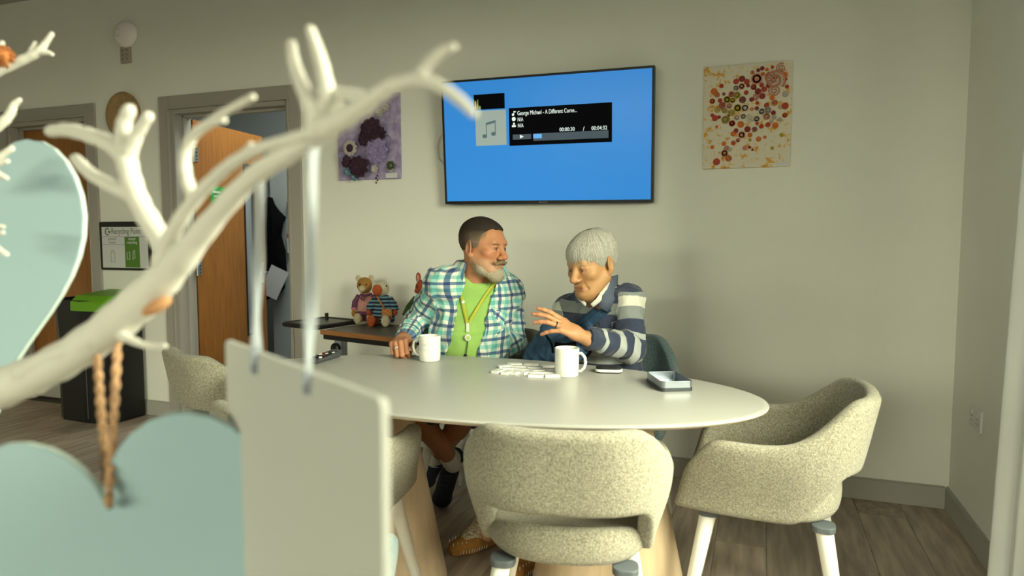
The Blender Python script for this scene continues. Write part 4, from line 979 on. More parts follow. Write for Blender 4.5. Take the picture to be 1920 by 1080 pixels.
def fold(V, seed, n=7, lo=25, hi=75, amp=.003, axis=None, an=.3):
    r = np.random.default_rng(seed); o = np.zeros(len(V))
    for _ in range(n):
        k = r.normal(size=3)
        if axis is not None: k = k - (1 - an) * (k @ axis) * np.array(axis)
        k = k / np.linalg.norm(k) * r.uniform(lo, hi); w = r.normal(size=3) * 9
        o += (1 - 2 * np.abs(np.sin(V @ k + r.uniform(0, 6) + 1.2 * np.sin(V @ w))))
    return o / n ** .5 * amp
def qmesh(name, V, F, m, parent=None, origin=None, attrs=None, smooth=True):
    org = np.zeros(3) if origin is None else np.array(origin, float)
    me = bpy.data.meshes.new(name); me.vertices.add(len(V)); me.vertices.foreach_set('co', (V - org).astype(np.float32).ravel())
    me.loops.add(F.size); me.loops.foreach_set('vertex_index', F.ravel().astype(np.int32)); me.polygons.add(len(F))
    me.polygons.foreach_set('loop_start', (np.arange(len(F)) * 4).astype(np.int32))
    me.update(calc_edges=True); me.validate()
    me.polygons.foreach_set('use_smooth', [smooth] * len(me.polygons))
    for an_, val in (attrs or {}).items():
        if val.shape[1] == 4:
            a = me.attributes.new(an_, 'FLOAT_COLOR', 'POINT'); a.data.foreach_set('color', val.astype(np.float32).ravel())
        else:
            a = me.attributes.new(an_, 'FLOAT_VECTOR', 'POINT'); a.data.foreach_set('vector', val.astype(np.float32).ravel())
    return link(name, me, m, parent)
def attr_mat(name, rough=.5, bump=0., bscale=300, sheen=0., stretch=None, spec=.4):
    m = mat(name, (.5, .5, .5), rough, bump=bump, bscale=bscale, sheen=sheen, stretch=stretch, spec=spec); nt = m.node_tree
    a = nt.nodes.new('ShaderNodeAttribute'); a.attribute_name = 'Col'; nt.links.new(a.outputs['Color'], nt.nodes['Principled BSDF'].inputs['Base Color'])
    return m
SKIN = attr_mat('skin', .5, bump=.12, bscale=380)
HAIRM = attr_mat('hair_strands', .6, bump=.9, bscale=300)
def c4(n, c): return np.tile(np.array(tuple(c) + (1.,)), (n, 1))
def blend(C, w, c):
    w = np.clip(w, 0, 1)[:, None]; C[:, :3] = C[:, :3] * (1 - w) + np.array(c) * w
def near(V, c, r, soft=.4):
    d = np.linalg.norm((V - np.array(c)) / np.array(r), axis=1); return np.clip((1 - d) / soft + .5, 0, 1)
def joinvf(parts):
    Vs, Fs, As = [], [], []; o = 0
    for V, F, A in parts: Vs.append(V); Fs.append(F + o); As.append(A); o += len(V)
    return np.concatenate(Vs), np.concatenate(Fs), np.concatenate(As)

# head in its own frame: x = person's left, -y = forward, z = up, origin between the ears
def head_vol(kind):
    v = Vol((-.105, -.145, -.20), (.105, .125, .135), .0022)
    old = kind == 'old'
    v.ell((0, .018, .038), (.076, .096, .083)); v.ell((0, -.020, .030), (.068, .072, .068), .02)
    v.ell((0, -.030, -.035), (.060, .058, .078), .03)
    for s_ in (-1, 1):
        v.cap((s_ * .054, .002, -.045), (s_ * .030, -.060, -.088), .022, .018, .03)
        v.ell((s_ * .042, -.060, -.018), (.024, .022, .02), .02)
        if not old: v.ell((s_ * .045, -.035, -.06), (.022, .03, .03), .02)
    v.ell((0, -.076, -.096), (.026, .020, .020), .025)
    v.cap((-.034, -.079, .026), (.034, -.079, .026), .0125 if not old else .0095, None, .02)
    v.cap((0, -.086, .016), (0, -.110, -.026), .0085, .0125 if not old else .0135, .012)
    v.ell((0, -.112, -.030), (.0135, .013, .011), .008)
    for s_ in (-1, 1): v.ell((s_ * .014, -.100, -.034), (.0095, .011, .008), .006)
    for s_ in (-1, 1):
        v.ell((s_ * .031, -.093, .004), (.017, .012, .0105), .010, sub=True)
        v.ell((s_ * .031, -.0745, .003), (.0155, .0145, .0135), .004)                     # lids and bag
        v.cap((s_ * .045, -.0765, .0075), (s_ * .031, -.0865, .0100), .0040, .0046, .005); v.cap((s_ * .031, -.0865, .0100), (s_ * .018, -.085, .0080), .0046, .0036, .005)
        v.cap((s_ * .045, -.0755, -.004), (s_ * .031, -.0855, -.0080), .0032, .0042, .005); v.cap((s_ * .031, -.0855, -.0080), (s_ * .018, -.084, -.0055), .0042, .0034, .005)
        v.ell((s_ * .080, .014, -.004), (.0085, .021, .034), .006, np.array(Matrix.Rotation(s_ * .35, 3, 'Z')))
        v.ell((s_ * .0865, .011, -.002), (.0065, .0125, .021), .005, sub=True)
        v.ell((s_ * .078, .004, -.030), (.007, .009, .010), .006)
        if old: v.cap((s_ * .021, -.098, -.040), (s_ * .033, -.078, -.072), .0018, None, .009, sub=True)
    v.cap((-.020, -.0895, -.0605), (.020, -.0895, -.0605), .0055, None, .008)
    v.cap((-.017, -.0885, -.0705), (.017, -.0885, -.0705), .0062, None, .008)
    v.cap((-.024, -.0965, -.0655), (.024, -.0965, -.0655), .0016, None, .004, sub=True)
    v.cap((0, .030, -.05), (0, .045, -.19), .052 if not old else .044, .055 if not old else .047, .03)
    if old: v.cap((-.012, -.055, -.105), (-.010, -.005, -.175), .010, .012, .03); v.cap((.012, -.055, -.105), (.010, -.005, -.175), .010, .012, .03)
    return v.mesh()

def add_hand(v, W, f, n, left, curl, spread=.0, thumb=(.5, .8, -.1), sc=1.0, tcurl=.5):
    f = np.array(f, float); f /= np.linalg.norm(f); n = np.array(n, float); n -= f * (n @ f); n /= np.linalg.norm(n)
    s_ = np.cross(f, n) * (1 if left else -1); W = np.array(W, float)
    q = lambda a, b, c: W + (f * a + s_ * b + n * c) * sc
    for o in (-.024, -.008, .008, .024): v.cap(q(.018, o * .75, 0), q(.080, o, 0), .0135 * sc, .0115 * sc, .010)
    v.cap(q(-.05, 0, 0), q(.02, 0, 0), .026 * sc, .025 * sc, .02)
    L = [(.044, .026, .021), (.048, .030, .022), (.045, .028, .021), (.035, .021, .019)]
    for j in range(4):
        o = (.029, .0095, -.0095, -.028)[j]; K = q(.088 - (.0, -.004, .0, .010)[j], o, 0.001); th = 0; p = K
        cs = curl[j]
        for k in range(3):
            th += cs[k]; d = f * math.cos(th) - n * math.sin(th) + s_ * spread * (1.5 - j) * .35; d /= np.linalg.norm(d)
            e = p + d * L[j][k] * sc; r0 = (.0096, .0086, .0078)[k] * (1 if j < 3 else .88) * sc
            v.cap(p, e, r0, r0 * .92, .005); p = e
    tb_ = q(.022, .026, -.004); d = f * thumb[0] + s_ * thumb[1] + n * thumb[2]; d /= np.linalg.norm(d); p1 = tb_ + d * .045 * sc
    v.cap(q(.010, .014, -.006), p1, .0145 * sc, .0115 * sc, .012)
    d2 = d * (1 - tcurl) + f * tcurl; d2 /= np.linalg.norm(d2); p2 = p1 + d2 * .032 * sc; v.cap(p1, p2, .0108 * sc, .0098 * sc, .005)
    d3 = d2 * .8 + f * .2 - n * .15; d3 /= np.linalg.norm(d3); v.cap(p2, p2 + d3 * .022 * sc, .0095 * sc, .008 * sc, .005)
    return f, s_, n
def tube_coord(V, pts):
    """distance along and around a chain of bones, and the distance to it"""
    best = np.full(len(V), 9.); al = np.zeros(len(V)); ar = np.zeros(len(V)); s0 = 0.
    for a, b in zip(pts[:-1], pts[1:]):
        a, b = np.array(a), np.array(b); ab = b - a; L = np.linalg.norm(ab); t = np.clip((V - a) @ ab / L ** 2, 0, 1)
        dv = V - a - t[:, None] * ab; d = np.linalg.norm(dv, axis=1); m = d < best
        u = np.cross(ab / L, FW0); u /= np.linalg.norm(u); w = np.cross(ab / L, u)
        best[m] = d[m]; al[m] = (s0 + t * L)[m]; ar[m] = (np.arctan2(dv @ u, dv @ w))[m]; s0 += L
    return best, al, ar
from mathutils.bvhtree import BVHTree
def bvh_of(V, F): return BVHTree.FromPolygons([tuple(p) for p in V], [tuple(int(i) for i in q) for q in F])
def on_surf(bv, x, y, off=.003):
    r = ray(x, y); r = r / np.linalg.norm(r); h = bv.ray_cast(Vector(EYE), Vector(r))
    return np.array(h[0]) - r * off if h[0] is not None else None
def band(b, bv, pts, width, off=.003, n=4):
    """flat tape laid over a surface along measured points"""
    c = catmull([(x, y) for x, y in pts], n); row = []
    for i, p in enumerate(c):
        t = c[min(i + 1, len(c) - 1)] - c[max(i - 1, 0)]; t = t / np.linalg.norm(t); nn = np.array([-t[1], t[0]])
        A = on_surf(bv, *(p - nn * width / 2), off); B = on_surf(bv, *(p + nn * width / 2), off); C_ = on_surf(bv, *p, off)
        if A is None or B is None or C_ is None: continue
        row.append((A, C_, B))
    vs = [q for r in row for q in r]; fs = [(i * 3 + j, i * 3 + j + 1, i * 3 + j + 4, i * 3 + j + 3) for i in range(len(row) - 1) for j in range(2)]
    b.add(vs, fs)
def tocam(p): d = EYE - p; d[2] = 0; return d / np.linalg.norm(d)
def place_head(kind, centre, yaw_right, pitch, roll, sc):
    V, F = head_vol(kind); t = tocam(centre); f = t * math.cos(yaw_right) + np.array([t[1], -t[0], 0]) * -1 * math.sin(yaw_right)
    f = f * math.cos(pitch) - np.array([0, 0, 1.]) * math.sin(pitch)
    R = frame_from(f); Rr = np.array(Matrix.Rotation(roll, 3, 'Y')); R = R @ Rr
    return V, F, (lambda L: L @ (R * sc).T + centre), R

def hair_vol(t_fn, cut_fn, h=.0026):
    v = Vol((-.115, -.14, -.11), (.115, .135, .155), h)
    v.ell((0, .018, .038), (.076, .096, .083)); v.ell((0, -.020, .030), (.068, .072, .068), .02)
    X, Y, Z = v.ax[0][:, None, None], v.ax[1][None, :, None], v.ax[2][None, None, :]
    v.d = (v.d - t_fn(X, Y, Z)).astype(np.float32); v.cut(cut_fn); return v.mesh()
# ------------------------------------------------------------------ man in a checked shirt
J = dict(NB=P(897, 524, 2.87), SR=P(829, 533, 2.80), SL=P(950, 549, 2.97), ER=P(780, 606, 2.95), WR=P(760, 634, 2.73), EL=P(962, 640, 2.93), WL=P(900, 684, 2.74),
         CH=P(892, 568, 2.91), BE=P(880, 640, 2.85), PE=P(893, 738, 3.00), KR=P(772, 768, 2.62), KL=P(878, 772, 2.66), AR=P(848, 864, 2.92), AL=P(818, 856, 3.03))
tq = tocam(J['CH']); TF = tq * math.cos(.22) + RT * math.sin(.22); TR = frame_from(TF); TL = TR[:, 0]
man_o = np.array([J['PE'][0], J['PE'][1], 0.])
def torso(v, g, k=.05):
    v.ell(J['CH'], (.165 + g, .112 + g, .165 + g), k, TR); v.ell(J['BE'], (.158 + g, .140 + g, .140 + g), k, TR); v.ell(J['PE'], (.165 + g, .13 + g, .11 + g), k, TR)
    v.cap(J['SR'], J['NB'] - np.array([0, 0, .03]), .055 + g, .06 + g, .05); v.cap(J['SL'], J['NB'] - np.array([0, 0, .03]), .055 + g, .06 + g, .05)
HR, HL = J['PE'] - TL * .09, J['PE'] + TL * .09
lo = np.min([j for j in J.values()], 0) - .2; hi = np.max([j for j in J.values()], 0) + .2; lo[2] = 0
v = Vol(lo, hi, .006)
torso(v, -.014); v.cap(J['NB'] - np.array([0, 0, .03]), J['NB'] + np.array([0, 0, .06]), .06, .055, .04)
for a, b, c, r in (('SR', 'ER', 'WR', (.052, .044, .032)), ('SL', 'EL', 'WL', (.052, .044, .032))): v.cap(J[a], J[b], r[0], r[1], .03); v.cap(J[b], J[c], r[1], r[2], .02)
for h_, k_, a_ in ((HR, 'KR', 'AR'), (HL, 'KL', 'AL')):
    v.cap(h_, J[k_], .082, .054, .03); m_ = J[k_] * .66 + J[a_] * .34; v.cap(J[k_], m_, .048, .050, .012); v.cap(m_, J[a_], .047, .033, .012)
Vb, Fb = v.mesh(); Vb = relax(Vb, Fb, 2); Cb = c4(len(Vb), (.36, .155, .075))
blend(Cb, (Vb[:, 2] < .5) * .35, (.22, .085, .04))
# right fist on the table, left hand in the lap
wf = P(742, 661, 2.57) - J['WR']; hv = Vol(J['WR'] - .15, J['WR'] + .15, .0026)
fist = [(1.15, 1.35, 1.0), (1.2, 1.4, 1.0), (1.25, 1.4, 1.0), (1.3, 1.4, 1.0)]
fF, fS, fN = add_hand(hv, J['WR'] + wf * .18 + np.array([0, 0, .006]), wf + np.array([0, 0, .03]), np.array([0, 0, 1.]) - RT * .25 - FW0 * .25, False, fist, 0, (.75, .45, -.45), 1.06, .75)
Vh, Fh = hv.mesh(); Ch = c4(len(Vh), (.43, .19, .10))
hv2 = Vol(J['WL'] - .16, J['WL'] + .16, .0035); add_hand(hv2, J['WL'], P(850, 700, 2.68) - J['WL'], np.array([0, 0, 1.]) - FW0 * .5, True, [(.4, .5, .3)] * 4, 0, (.6, .7, -.2), 1.05); Vh2, Fh2 = hv2.mesh(); Ch2 = c4(len(Vh2), (.43, .19, .10))
HC = P(906, 465, 2.80); HS = 1.0
Vd, Fd, toW, HRm = place_head('man', HC, math.radians(52), math.radians(4), math.radians(2), HS)
Cd = c4(len(Vd), (.46, .205, .105)); L = Vd
blend(Cd, near(L, (0, -.112, -.028), (.018, .02, .018)) * .55, (.50, .15, .085)); blend(Cd, near(L, (.045, -.06, -.02), (.026, .03, .022)) * .4, (.50, .17, .09)); blend(Cd, near(L, (-.045, -.06, -.02), (.026, .03, .022)) * .4, (.50, .17, .09))
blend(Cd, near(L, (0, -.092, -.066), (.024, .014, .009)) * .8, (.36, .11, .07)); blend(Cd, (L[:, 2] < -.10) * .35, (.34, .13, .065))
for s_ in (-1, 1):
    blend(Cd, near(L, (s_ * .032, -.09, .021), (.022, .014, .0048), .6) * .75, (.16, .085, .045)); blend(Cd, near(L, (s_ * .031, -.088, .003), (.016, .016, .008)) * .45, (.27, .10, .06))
blend(Cd, np.clip((-.035 - L[:, 2]) / .02, 0, 1) * np.clip((.01 - L[:, 1]) / .02, 0, 1) * (L[:, 2] > -.12) * .38, (.40, .29, .20))
for s_ in (-1, 1): blend(Cd, near(L, (s_ * .031, -.0905, .0062), (.016, .010, .0024), .6) * .8, (.06, .03, .02))
blend(Cd, np.clip((L[:, 2] + .0 - (.012 - .55 * L[:, 1])) / .02 + .3, 0, 1) * (L[:, 1] > -.055) * .7, (.17, .12, .075))
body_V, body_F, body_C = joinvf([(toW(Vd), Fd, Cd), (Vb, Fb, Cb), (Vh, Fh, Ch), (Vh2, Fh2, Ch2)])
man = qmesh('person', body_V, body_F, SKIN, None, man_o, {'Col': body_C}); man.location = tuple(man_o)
tag(man, 'bearded man in an open blue checked shirt over a lime green T-shirt', 'person')
# hair and beard
def eyes(toW, par, org, blue, sc, HRm):
    for s_ in (-1, 1):
        b = MB(); c = toW(np.array([[s_ * .031, -.0800, .0015]]))[0]; b.ell(c - org, .0098 * sc, None, 14, 9)
        e = b.build('eye', mat('eye_white', (.36, .29, .23), .3), par, smooth=True)
        ic = toW(np.array([[s_ * .031 + .001, -.0888, .0010]]))[0]; R2 = HRm @ np.array([[1, 0, 0], [0, 0, -1], [0, 1, 0]], float)
        part('iris', mat('iris', blue, .15), e, lambda b: b.lathe([(.0050 * sc, -.002), (.0050 * sc, .0012), (.0001, .0018)], 12, ic - org, R2), smooth=True)
        bro = None
eyes(toW, man, man_o, (.05, .05, .05), HS, HRm)
def mline(X, Y, Z):
    return np.interp(Y, [-.12, -.085, -.060, -.042, -.030, -.012, .012, .05, .11], [.098, .082, .080, .062, .012, -.016, .012, -.026, -.060]) + .0022 * np.sin(X * 300 + Y * 210) - Z + 0 * X
Vv, Fv = hair_vol(lambda X, Y, Z: .0018 + .0062 * np.clip((Z - .035) / .06, 0, 1) + 0 * X + 0 * Y, mline)
Nv = vnormals(Vv, Fv); Vv = Vv + Nv * (RNG.random(len(Vv))[:, None] - .5) * .0026
Cv = c4(len(Vv), (.026, .017, .012)); blend(Cv, np.clip((.075 - Vv[:, 2]) / .05, 0, 1) * np.clip((.06 - Vv[:, 1]) / .06, .25, 1) * .9, (.24, .175, .12)); Cv[:, :3] *= (.75 + .5 * RNG.random((len(Vv), 1)))
qmesh('hair', toW(Vv), Fv, HAIRM, man, man_o, {'Col': Cv})
bv_ = Vol((-.09, -.14, -.15), (.09, .05, .02), .0022)
for s_ in (-1, 1):
    bv_.cap((s_ * .062, -.002, -.040), (s_ * .050, -.035, -.082), .0155, .0185, .02); bv_.cap((s_ * .050, -.035, -.082), (s_ * .014, -.074, -.106), .0185, .022, .02)
    bv_.cap((s_ * .006, -.104, -.050), (s_ * .026, -.094, -.057), .0075, .0065, .006); bv_.cap((s_ * .026, -.094, -.057), (s_ * .040, -.093, -.054), .005, .0026, .004); bv_.cap((s_ * .040, -.093, -.054), (s_ * .048, -.094, -.046), .0024, .0012, .003)
bv_.ell((0, -.080, -.106), (.032, .022, .026), .02); bv_.ell((0, -.087, -.083), (.012, .010, .008), .01)
bv_.cap((-.017, -.098, -.069), (.017, -.098, -.069), .0085, None, .005, sub=True)
Vv, Fv = bv_.mesh(); Nv = vnormals(Vv, Fv); Vv = Vv + Nv * (RNG.random(len(Vv))[:, None] - .45) * .0034
Cv = c4(len(Vv), (.42, .36, .27)); blend(Cv, np.clip((Vv[:, 2] + .078) / .03, 0, 1) * (np.abs(Vv[:, 0]) > .034) * .8, (.42, .215, .125)); blend(Cv, near(Vv, (0, -.1, -.048), (.06, .03, .016)) * .85, (.20, .125, .06)); blend(Cv, np.clip((Vv[:, 1] + .045) / .05, 0, 1) * .5, (.34, .21, .13)); Cv[:, :3] *= (.75 + .5 * RNG.random((len(Vv), 1)))
qmesh('beard', toW(Vv), Fv, HAIRM, man, man_o, {'Col': Cv})
# green T-shirt
v = Vol(J['PE'] - np.array([.35, .35, .1]), J['NB'] + np.array([.35, .3, .12]), .005); torso(v, .007)
nbp = J['NB'] + np.array([0, 0, .012]) + TF * .016
v.ell(nbp + TF * .03 + np.array([0, 0, .055]), (.083, .105, .080), .008, TR, sub=True)
Vt, Ft = v.mesh(); Vt = relax(Vt, Ft, 2); Nt = vnormals(Vt, Ft); Vt = Vt + Nt * fold(Vt, 3, 6, 15, 45, .0028, np.array([0, 0, 1.]), 1.0)[:, None]
Vt -= Nt * (.006 * np.exp(-((Vt[:, 2] - (J['BE'][2] + .055)) / .010) ** 2))[:, None]
tee = qmesh('t_shirt', Vt, Ft, mat('lime_cotton', (.275, .47, .115), .9, var=.06, vscale=30, sheen=.2), man, man_o)
bt = bvh_of(Vt, Ft)
part('neck_rib', mat('lime_rib', (.22, .44, .06), .9), man, lambda b: b.tube([nbp - man_o + TL * .070 * math.sin(a) + TF * (.052 * math.cos(a) + .012) + np.array([0, 0, -.012 * math.cos(a) - .010]) for a in np.linspace(-2.2, 2.2, 20)], .0045, 8), smooth=True) if False else None
# checked shirt, worn open
CHK = mat('checked_cotton', (.6, .6, .5), .9, sheen=.15, bump=.1, bscale=500); nt = CHK.node_tree; bs = nt.nodes['Principled BSDF']
at = nt.nodes.new('ShaderNodeAttribute'); at.attribute_name = 'pc'; sp = nt.nodes.new('ShaderNodeSeparateXYZ'); nt.links.new(at.outputs['Vector'], sp.inputs[0])
def mth(op, a, b=None, c=None):
    n = nt.nodes.new('ShaderNodeMath'); n.operation = op
    for i, q in enumerate((a, b, c)):
        if q is None: continue
        if isinstance(q, (int, float)): n.inputs[i].default_value = q
        else: nt.links.new(q, n.inputs[i])
    return n.outputs[0]
def stripes(out):
    fr = mth('FRACT', mth('MULTIPLY', out, 1 / .056)); rp = nt.nodes.new('ShaderNodeValToRGB'); rp.color_ramp.interpolation = 'CONSTANT'; e = rp.color_ramp.elements
    e[0].position = 0; e[0].color = (.165, .24, .41, 1); e[1].position = .22; e[1].color = (.92, .92, .86, 1)
    for p_, c_ in ((.46, (.39, .72, .70, 1)), (.76, (.92, .92, .86, 1))): k = e.new(p_); k.color = c_
    nt.links.new(fr, rp.inputs[0]); return rp.outputs[0]
mx = nt.nodes.new('ShaderNodeMixRGB'); mx.blend_type = 'MULTIPLY'; mx.inputs[0].default_value = 1; nt.links.new(stripes(sp.outputs[0]), mx.inputs[1]); nt.links.new(stripes(sp.outputs[1]), mx.inputs[2])
mx2 = nt.nodes.new('ShaderNodeMixRGB'); mx2.blend_type = 'MULTIPLY'; mx2.inputs[0].default_value = 1; mx2.inputs[2].default_value = (.82, .84, .86, 1); nt.links.new(mx.outputs[0], mx2.inputs[1]); nt.links.new(mx2.outputs[0], bs.inputs['Base Color'])
v = Vol(np.minimum(lo, lo) , np.maximum(hi, hi), .005)
torso(v, .022)
v.cap(J['SR'], J['ER'], .068, .060, .04); v.cap(J['ER'], J['WR'] * .93 + J['ER'] * .07, .058, .047, .02)
v.cap(J['SL'], J['EL'], .066, .060, .04); v.cap(J['EL'], J['WL'] * .93 + J['EL'] * .07, .058, .046, .02)
def opening(X, Y, Z):
    dx, dy, dz = X - J['CH'][0], Y - J['CH'][1], Z - J['CH'][2]
    u = dx * TL[0] + dy * TL[1]; w = dx * TF[0] + dy * TF[1]; q = np.clip((dz + .20) / .32, 0, 1)
    cl_ = .004 - .112 * (1 - q); hw = .056 + .010 * q
    return -np.maximum(np.maximum(np.abs(u - cl_) - hw, .02 - w), -.9)
v.cut(opening); v.cut(lambda X, Y, Z: (J['PE'][2] - .03) - Z + 0 * X + 0 * Y)
nb2 = J['NB'] + np.array([0, 0, .05])
v.ell(nb2 + TF * .03, (.075, .085, .075), .006, TR, sub=True)
Vt, Ft = v.mesh(); Vt = relax(Vt, Ft, 2)
aR, sR, gR = tube_coord(Vt, [J['SR'], J['ER'], J['WR']]); aL, sL, gL = tube_coord(Vt, [J['SL'], J['EL'], J['WL']])
dT = np.abs((Vt - J['CH']) @ TL) ; arm = np.where((aR < .078) & ((Vt - J['SR']) @ TL < .028), 1, np.where((aL < .078) & ((Vt - J['SL']) @ TL > -.028), 2, 0))
pcs = np.zeros((len(Vt), 3)); u = (Vt - J['CH']) @ TL; w = (Vt - J['CH']) @ TF
pcs[:, 0] = np.arctan2(u, w + .04) * .15 + .5 + .25 * np.clip(-(Vt[:, 2] - J['CH'][2]), 0, 1) * np.sign(u) * .5; pcs[:, 1] = Vt[:, 2] + .5
for k_, s__, g__ in ((1, sR, gR), (2, sL, gL)):
    m_ = arm == k_; pcs[m_, 0] = g__[m_] * .0575 + .9; pcs[m_, 1] = s__[m_] + .7
Nt = vnormals(Vt, Ft); fd = fold(Vt, 11, 9, 22, 75, .0056); Vt = Vt + Nt * fd[:, None]
shirt = qmesh('checked_shirt', Vt, Ft, CHK, man, man_o, {'pc': pcs}); bs_ = bvh_of(Vt, Ft)
def collar(name, m, par, org, nb, R, r0, h0, drop, flare, amax, tip, uv=True, solid=.003):
    rows = []; nu, nv = 41, 7; pcx = []
    for i in range(nu):
        a = (i / (nu - 1) * 2 - 1) * amax
        d = R[:, 0] * math.sin(a) + R[:, 1] * math.cos(a)          # R[:,1] points backwards
        ft = (abs(a) / amax) ** 3
        for j in range(nv):
            t = j / (nv - 1)
            if t < .4: q = t / .4; r = r0 + .004 * q; z = h0 * q
            else: q = (t - .4) / .6; r = r0 + .006 + flare * q ** .8; z = h0 + .004 * math.sin(q * PI) - (drop + tip * ft) * q
            rows.append(nb + d * r * (1.12 if abs(a) < 1.8 else 1.0) + np.array([0, 0, 1.]) * z - R[:, 1] * (.014 * ft * t)); pcx.append((a * .08 + .3, t * .07 + .2, 0))
    V = np.array(rows); F = np.array([(i * nv + j, i * nv + j + 1, (i + 1) * nv + j + 1, (i + 1) * nv + j) for i in range(nu - 1) for j in range(nv - 1)])
    o = qmesh(name, V, F, m, par, org, {'pc': np.array(pcx)} if uv else None); k = o.modifiers.new('solid', 'SOLIDIFY'); k.thickness = solid; k.offset = 0; return o
collar('shirt_collar', CHK, shirt, man_o, J['NB'] + np.array([0, 0, .052]) + TF * .004, TR, .066, .036, .056, .046, 2.3, .030)
# front plackets and breast pocket
part('placket', CHK, shirt, lambda b: None) if False else None
bp_ = MB(); band(bp_, bs_, [(920, 573), (944, 583)], 4, .004)
pk = [on_surf(bs_, *p, .004) for p in ((921, 574), (948, 583), (944, 618), (928, 632), (906, 612))]
if all(p is not None for p in pk):
    c = np.mean(pk, 0); o = qmesh('breast_pocket', np.array([pk[0], pk[1], pk[2], pk[3], pk[4], c]), np.array([(0, 1, 2, 5), (5, 2, 3, 4), (0, 5, 4, 4)])[:2], CHK, shirt, man_o, {'pc': np.array([(.0, .03, 0), (.07, .0, 0), (.09, .08, 0), (.05, .12, 0), (0, .09, 0), (.045, .06, 0)]) + .3}, smooth=False)
# lanyard
LY = mat('lanyard_yellow', (.40, .43, .04), .6); LYC = mat('lanyard_clip', (.60, .62, .55), .4)
ly = MB(); band(ly, bt, [(866, 522), (864, 545), (868, 570), (873, 592), (876, 606)], 6.5, .007); band(ly, bt, [(931, 526), (915, 548), (899, 572), (885, 594), (879, 606)], 6.5, .007)
lyo = ly.build('lanyard', LY, man, smooth=True, solid=.0012, fix=False); 
for q_ in lyo.data.vertices: q_.co = q_.co - Vector(man_o)
for nm, x, y, rr, m_ in (('lanyard_button', 868, 566, .0075, LYC), ('badge_reel', 877, 633, .0135, LYC)):
    p = on_surf(bt, x, y, .010) - man_o; R2 = frame_from(TF) @ np.array([[1, 0, 0], [0, 0, -1], [0, 1, 0]], float)
    g = part(nm, m_, lyo, lambda b: b.lathe([(rr, -.004), (rr, .003), (rr * .8, .005), (.0001, .005)], 20, p, R2), smooth=False)
    if nm == 'badge_reel': part('reel_centre', mat('lime_enamel', (.35, .50, .10), .4), lyo, lambda b: b.lathe([(rr * .6, 0), (rr * .55, .0072), (.0001, .0074)], 16, p, R2))
cp = MB(); cl2 = [(877, 606), (877, 614), (877, 622)]; band(cp, bt, cl2, 6, .008); o = cp.build('lanyard_clip', LYC, lyo, solid=.002, fix=False)
for q_ in o.data.vertices: q_.co = q_.co - Vector(man_o)
dr_ = [on_surf(bt, x, y, .008) - man_o for x, y in ((877, 640), (876, 648), (875, 655), (874, 663), (873, 668))]
part('key_cord', M['black'], lyo, lambda b: (b.tube(dr_, .0018, 6), b.ell(dr_[-1], (.007, .004, .010), None, 10, 6)), smooth=True)
# ring, shorts, socks, shoes
rq = hv.lo * 0 + (J['WR'] + wf * .18 + np.array([0, 0, .006]) + (fF * .088 - fS * .0095) * 1.06 + (fF * math.cos(1.25) - fN * math.sin(1.25)) * .018)
rd = fF * math.cos(1.25) - fN * math.sin(1.25); ru = fS; rw = np.cross(rd, ru)
part('finger_ring', mat('silver', (.75, .74, .68), .25, metal=1), man, lambda b: (b.tube([rq - man_o + (ru * math.cos(a) + rw * math.sin(a)) * .0115 for a in np.linspace(0, 2 * PI, 17)], .0022, 6), b.ell(rq - man_o + fF * .012 + np.array([0, 0, .002]), .0055, None, 10, 6)), smooth=True)
NAVY = mat('navy_cotton', (.022, .030, .060), .9, var=.15, vscale=60)
v = Vol(lo, hi, .008); v.ell(J['PE'], (.178, .145, .118), .04, TR)
for h_, k_ in ((HR, 'KR'), (HL, 'KL')): v.cap(h_, h_ * .22 + J[k_] * .78, .100, .088, .03)
Vt, Ft = v.mesh(); qmesh('shorts', relax(Vt, Ft, 2), Ft, NAVY, man, man_o)
SHO = mat('navy_mesh_shoe', (.010, .014, .030), .8); SOL = mat('white_sole', (.50, .50, .47), .6); SOK = mat('white_sock', (.62, .60, .56), .95, bump=.4, bscale=300)
for ank, toe, tw_ in ((J['AR'], np.append(PZ(829, 952, 0.)[:2], .045), 0), (J['AL'], np.append(PZ(800, 918, 0.)[:2], .050), 1)):
    d = toe - ank; d = d / np.linalg.norm(d); heel = ank - d * .02 + np.array([0, 0, -.015]) + FW0 * .035
    v = Vol(np.minimum(ank, toe) - .1, np.maximum(ank, toe) + .1, .004); v.cap(heel, toe, .041, .036, .02); v.cap(ank, heel, .044, .040, .03); v.ell(toe, (.042, .042, .034), .02); v.cap(ank * .6 + toe * .4 - FW0 * .012, toe, .036, .032, .02)
    Vt, Ft = v.mesh(); so = qmesh('shoe', relax(Vt, Ft, 1), Ft, SHO, man, man_o)
    bk = FW0 * .022 + np.array([0, 0, -.012]); v = Vol(np.minimum(ank, toe) - .12, np.maximum(ank, toe) + .12, .004); v.cap(heel + bk, toe + bk * .9, .036, .034, .01); v.cut(lambda X, Y, Z: -Z + .002 + 0 * X + 0 * Y); Vt, Ft = v.mesh(); qmesh('sole', Vt, Ft, SOL, so, None if False else man_o)
    v = Vol(ank - .1, ank + .1, .004); up_ = (J['KR'] if tw_ == 0 else J['KL']) - ank; up_ /= np.linalg.norm(up_); v.cap(ank - up_ * .01, ank + up_ * .030, .046, .0425, .01); Vt, Ft = v.mesh(); qmesh('sock', Vt, Ft, SOK, man, man_o)
    part('shoelace', mat('lace', (.02, .025, .05), .7), so, lambda b: [b.tube([ank * (1 - t) + toe * t - man_o - FW0 * .046 + RT * .018, ank * (1 - t) + toe * t - man_o - FW0 * .050 + RT * -.018], .003, 6) for t in (.3, .42, .54)])

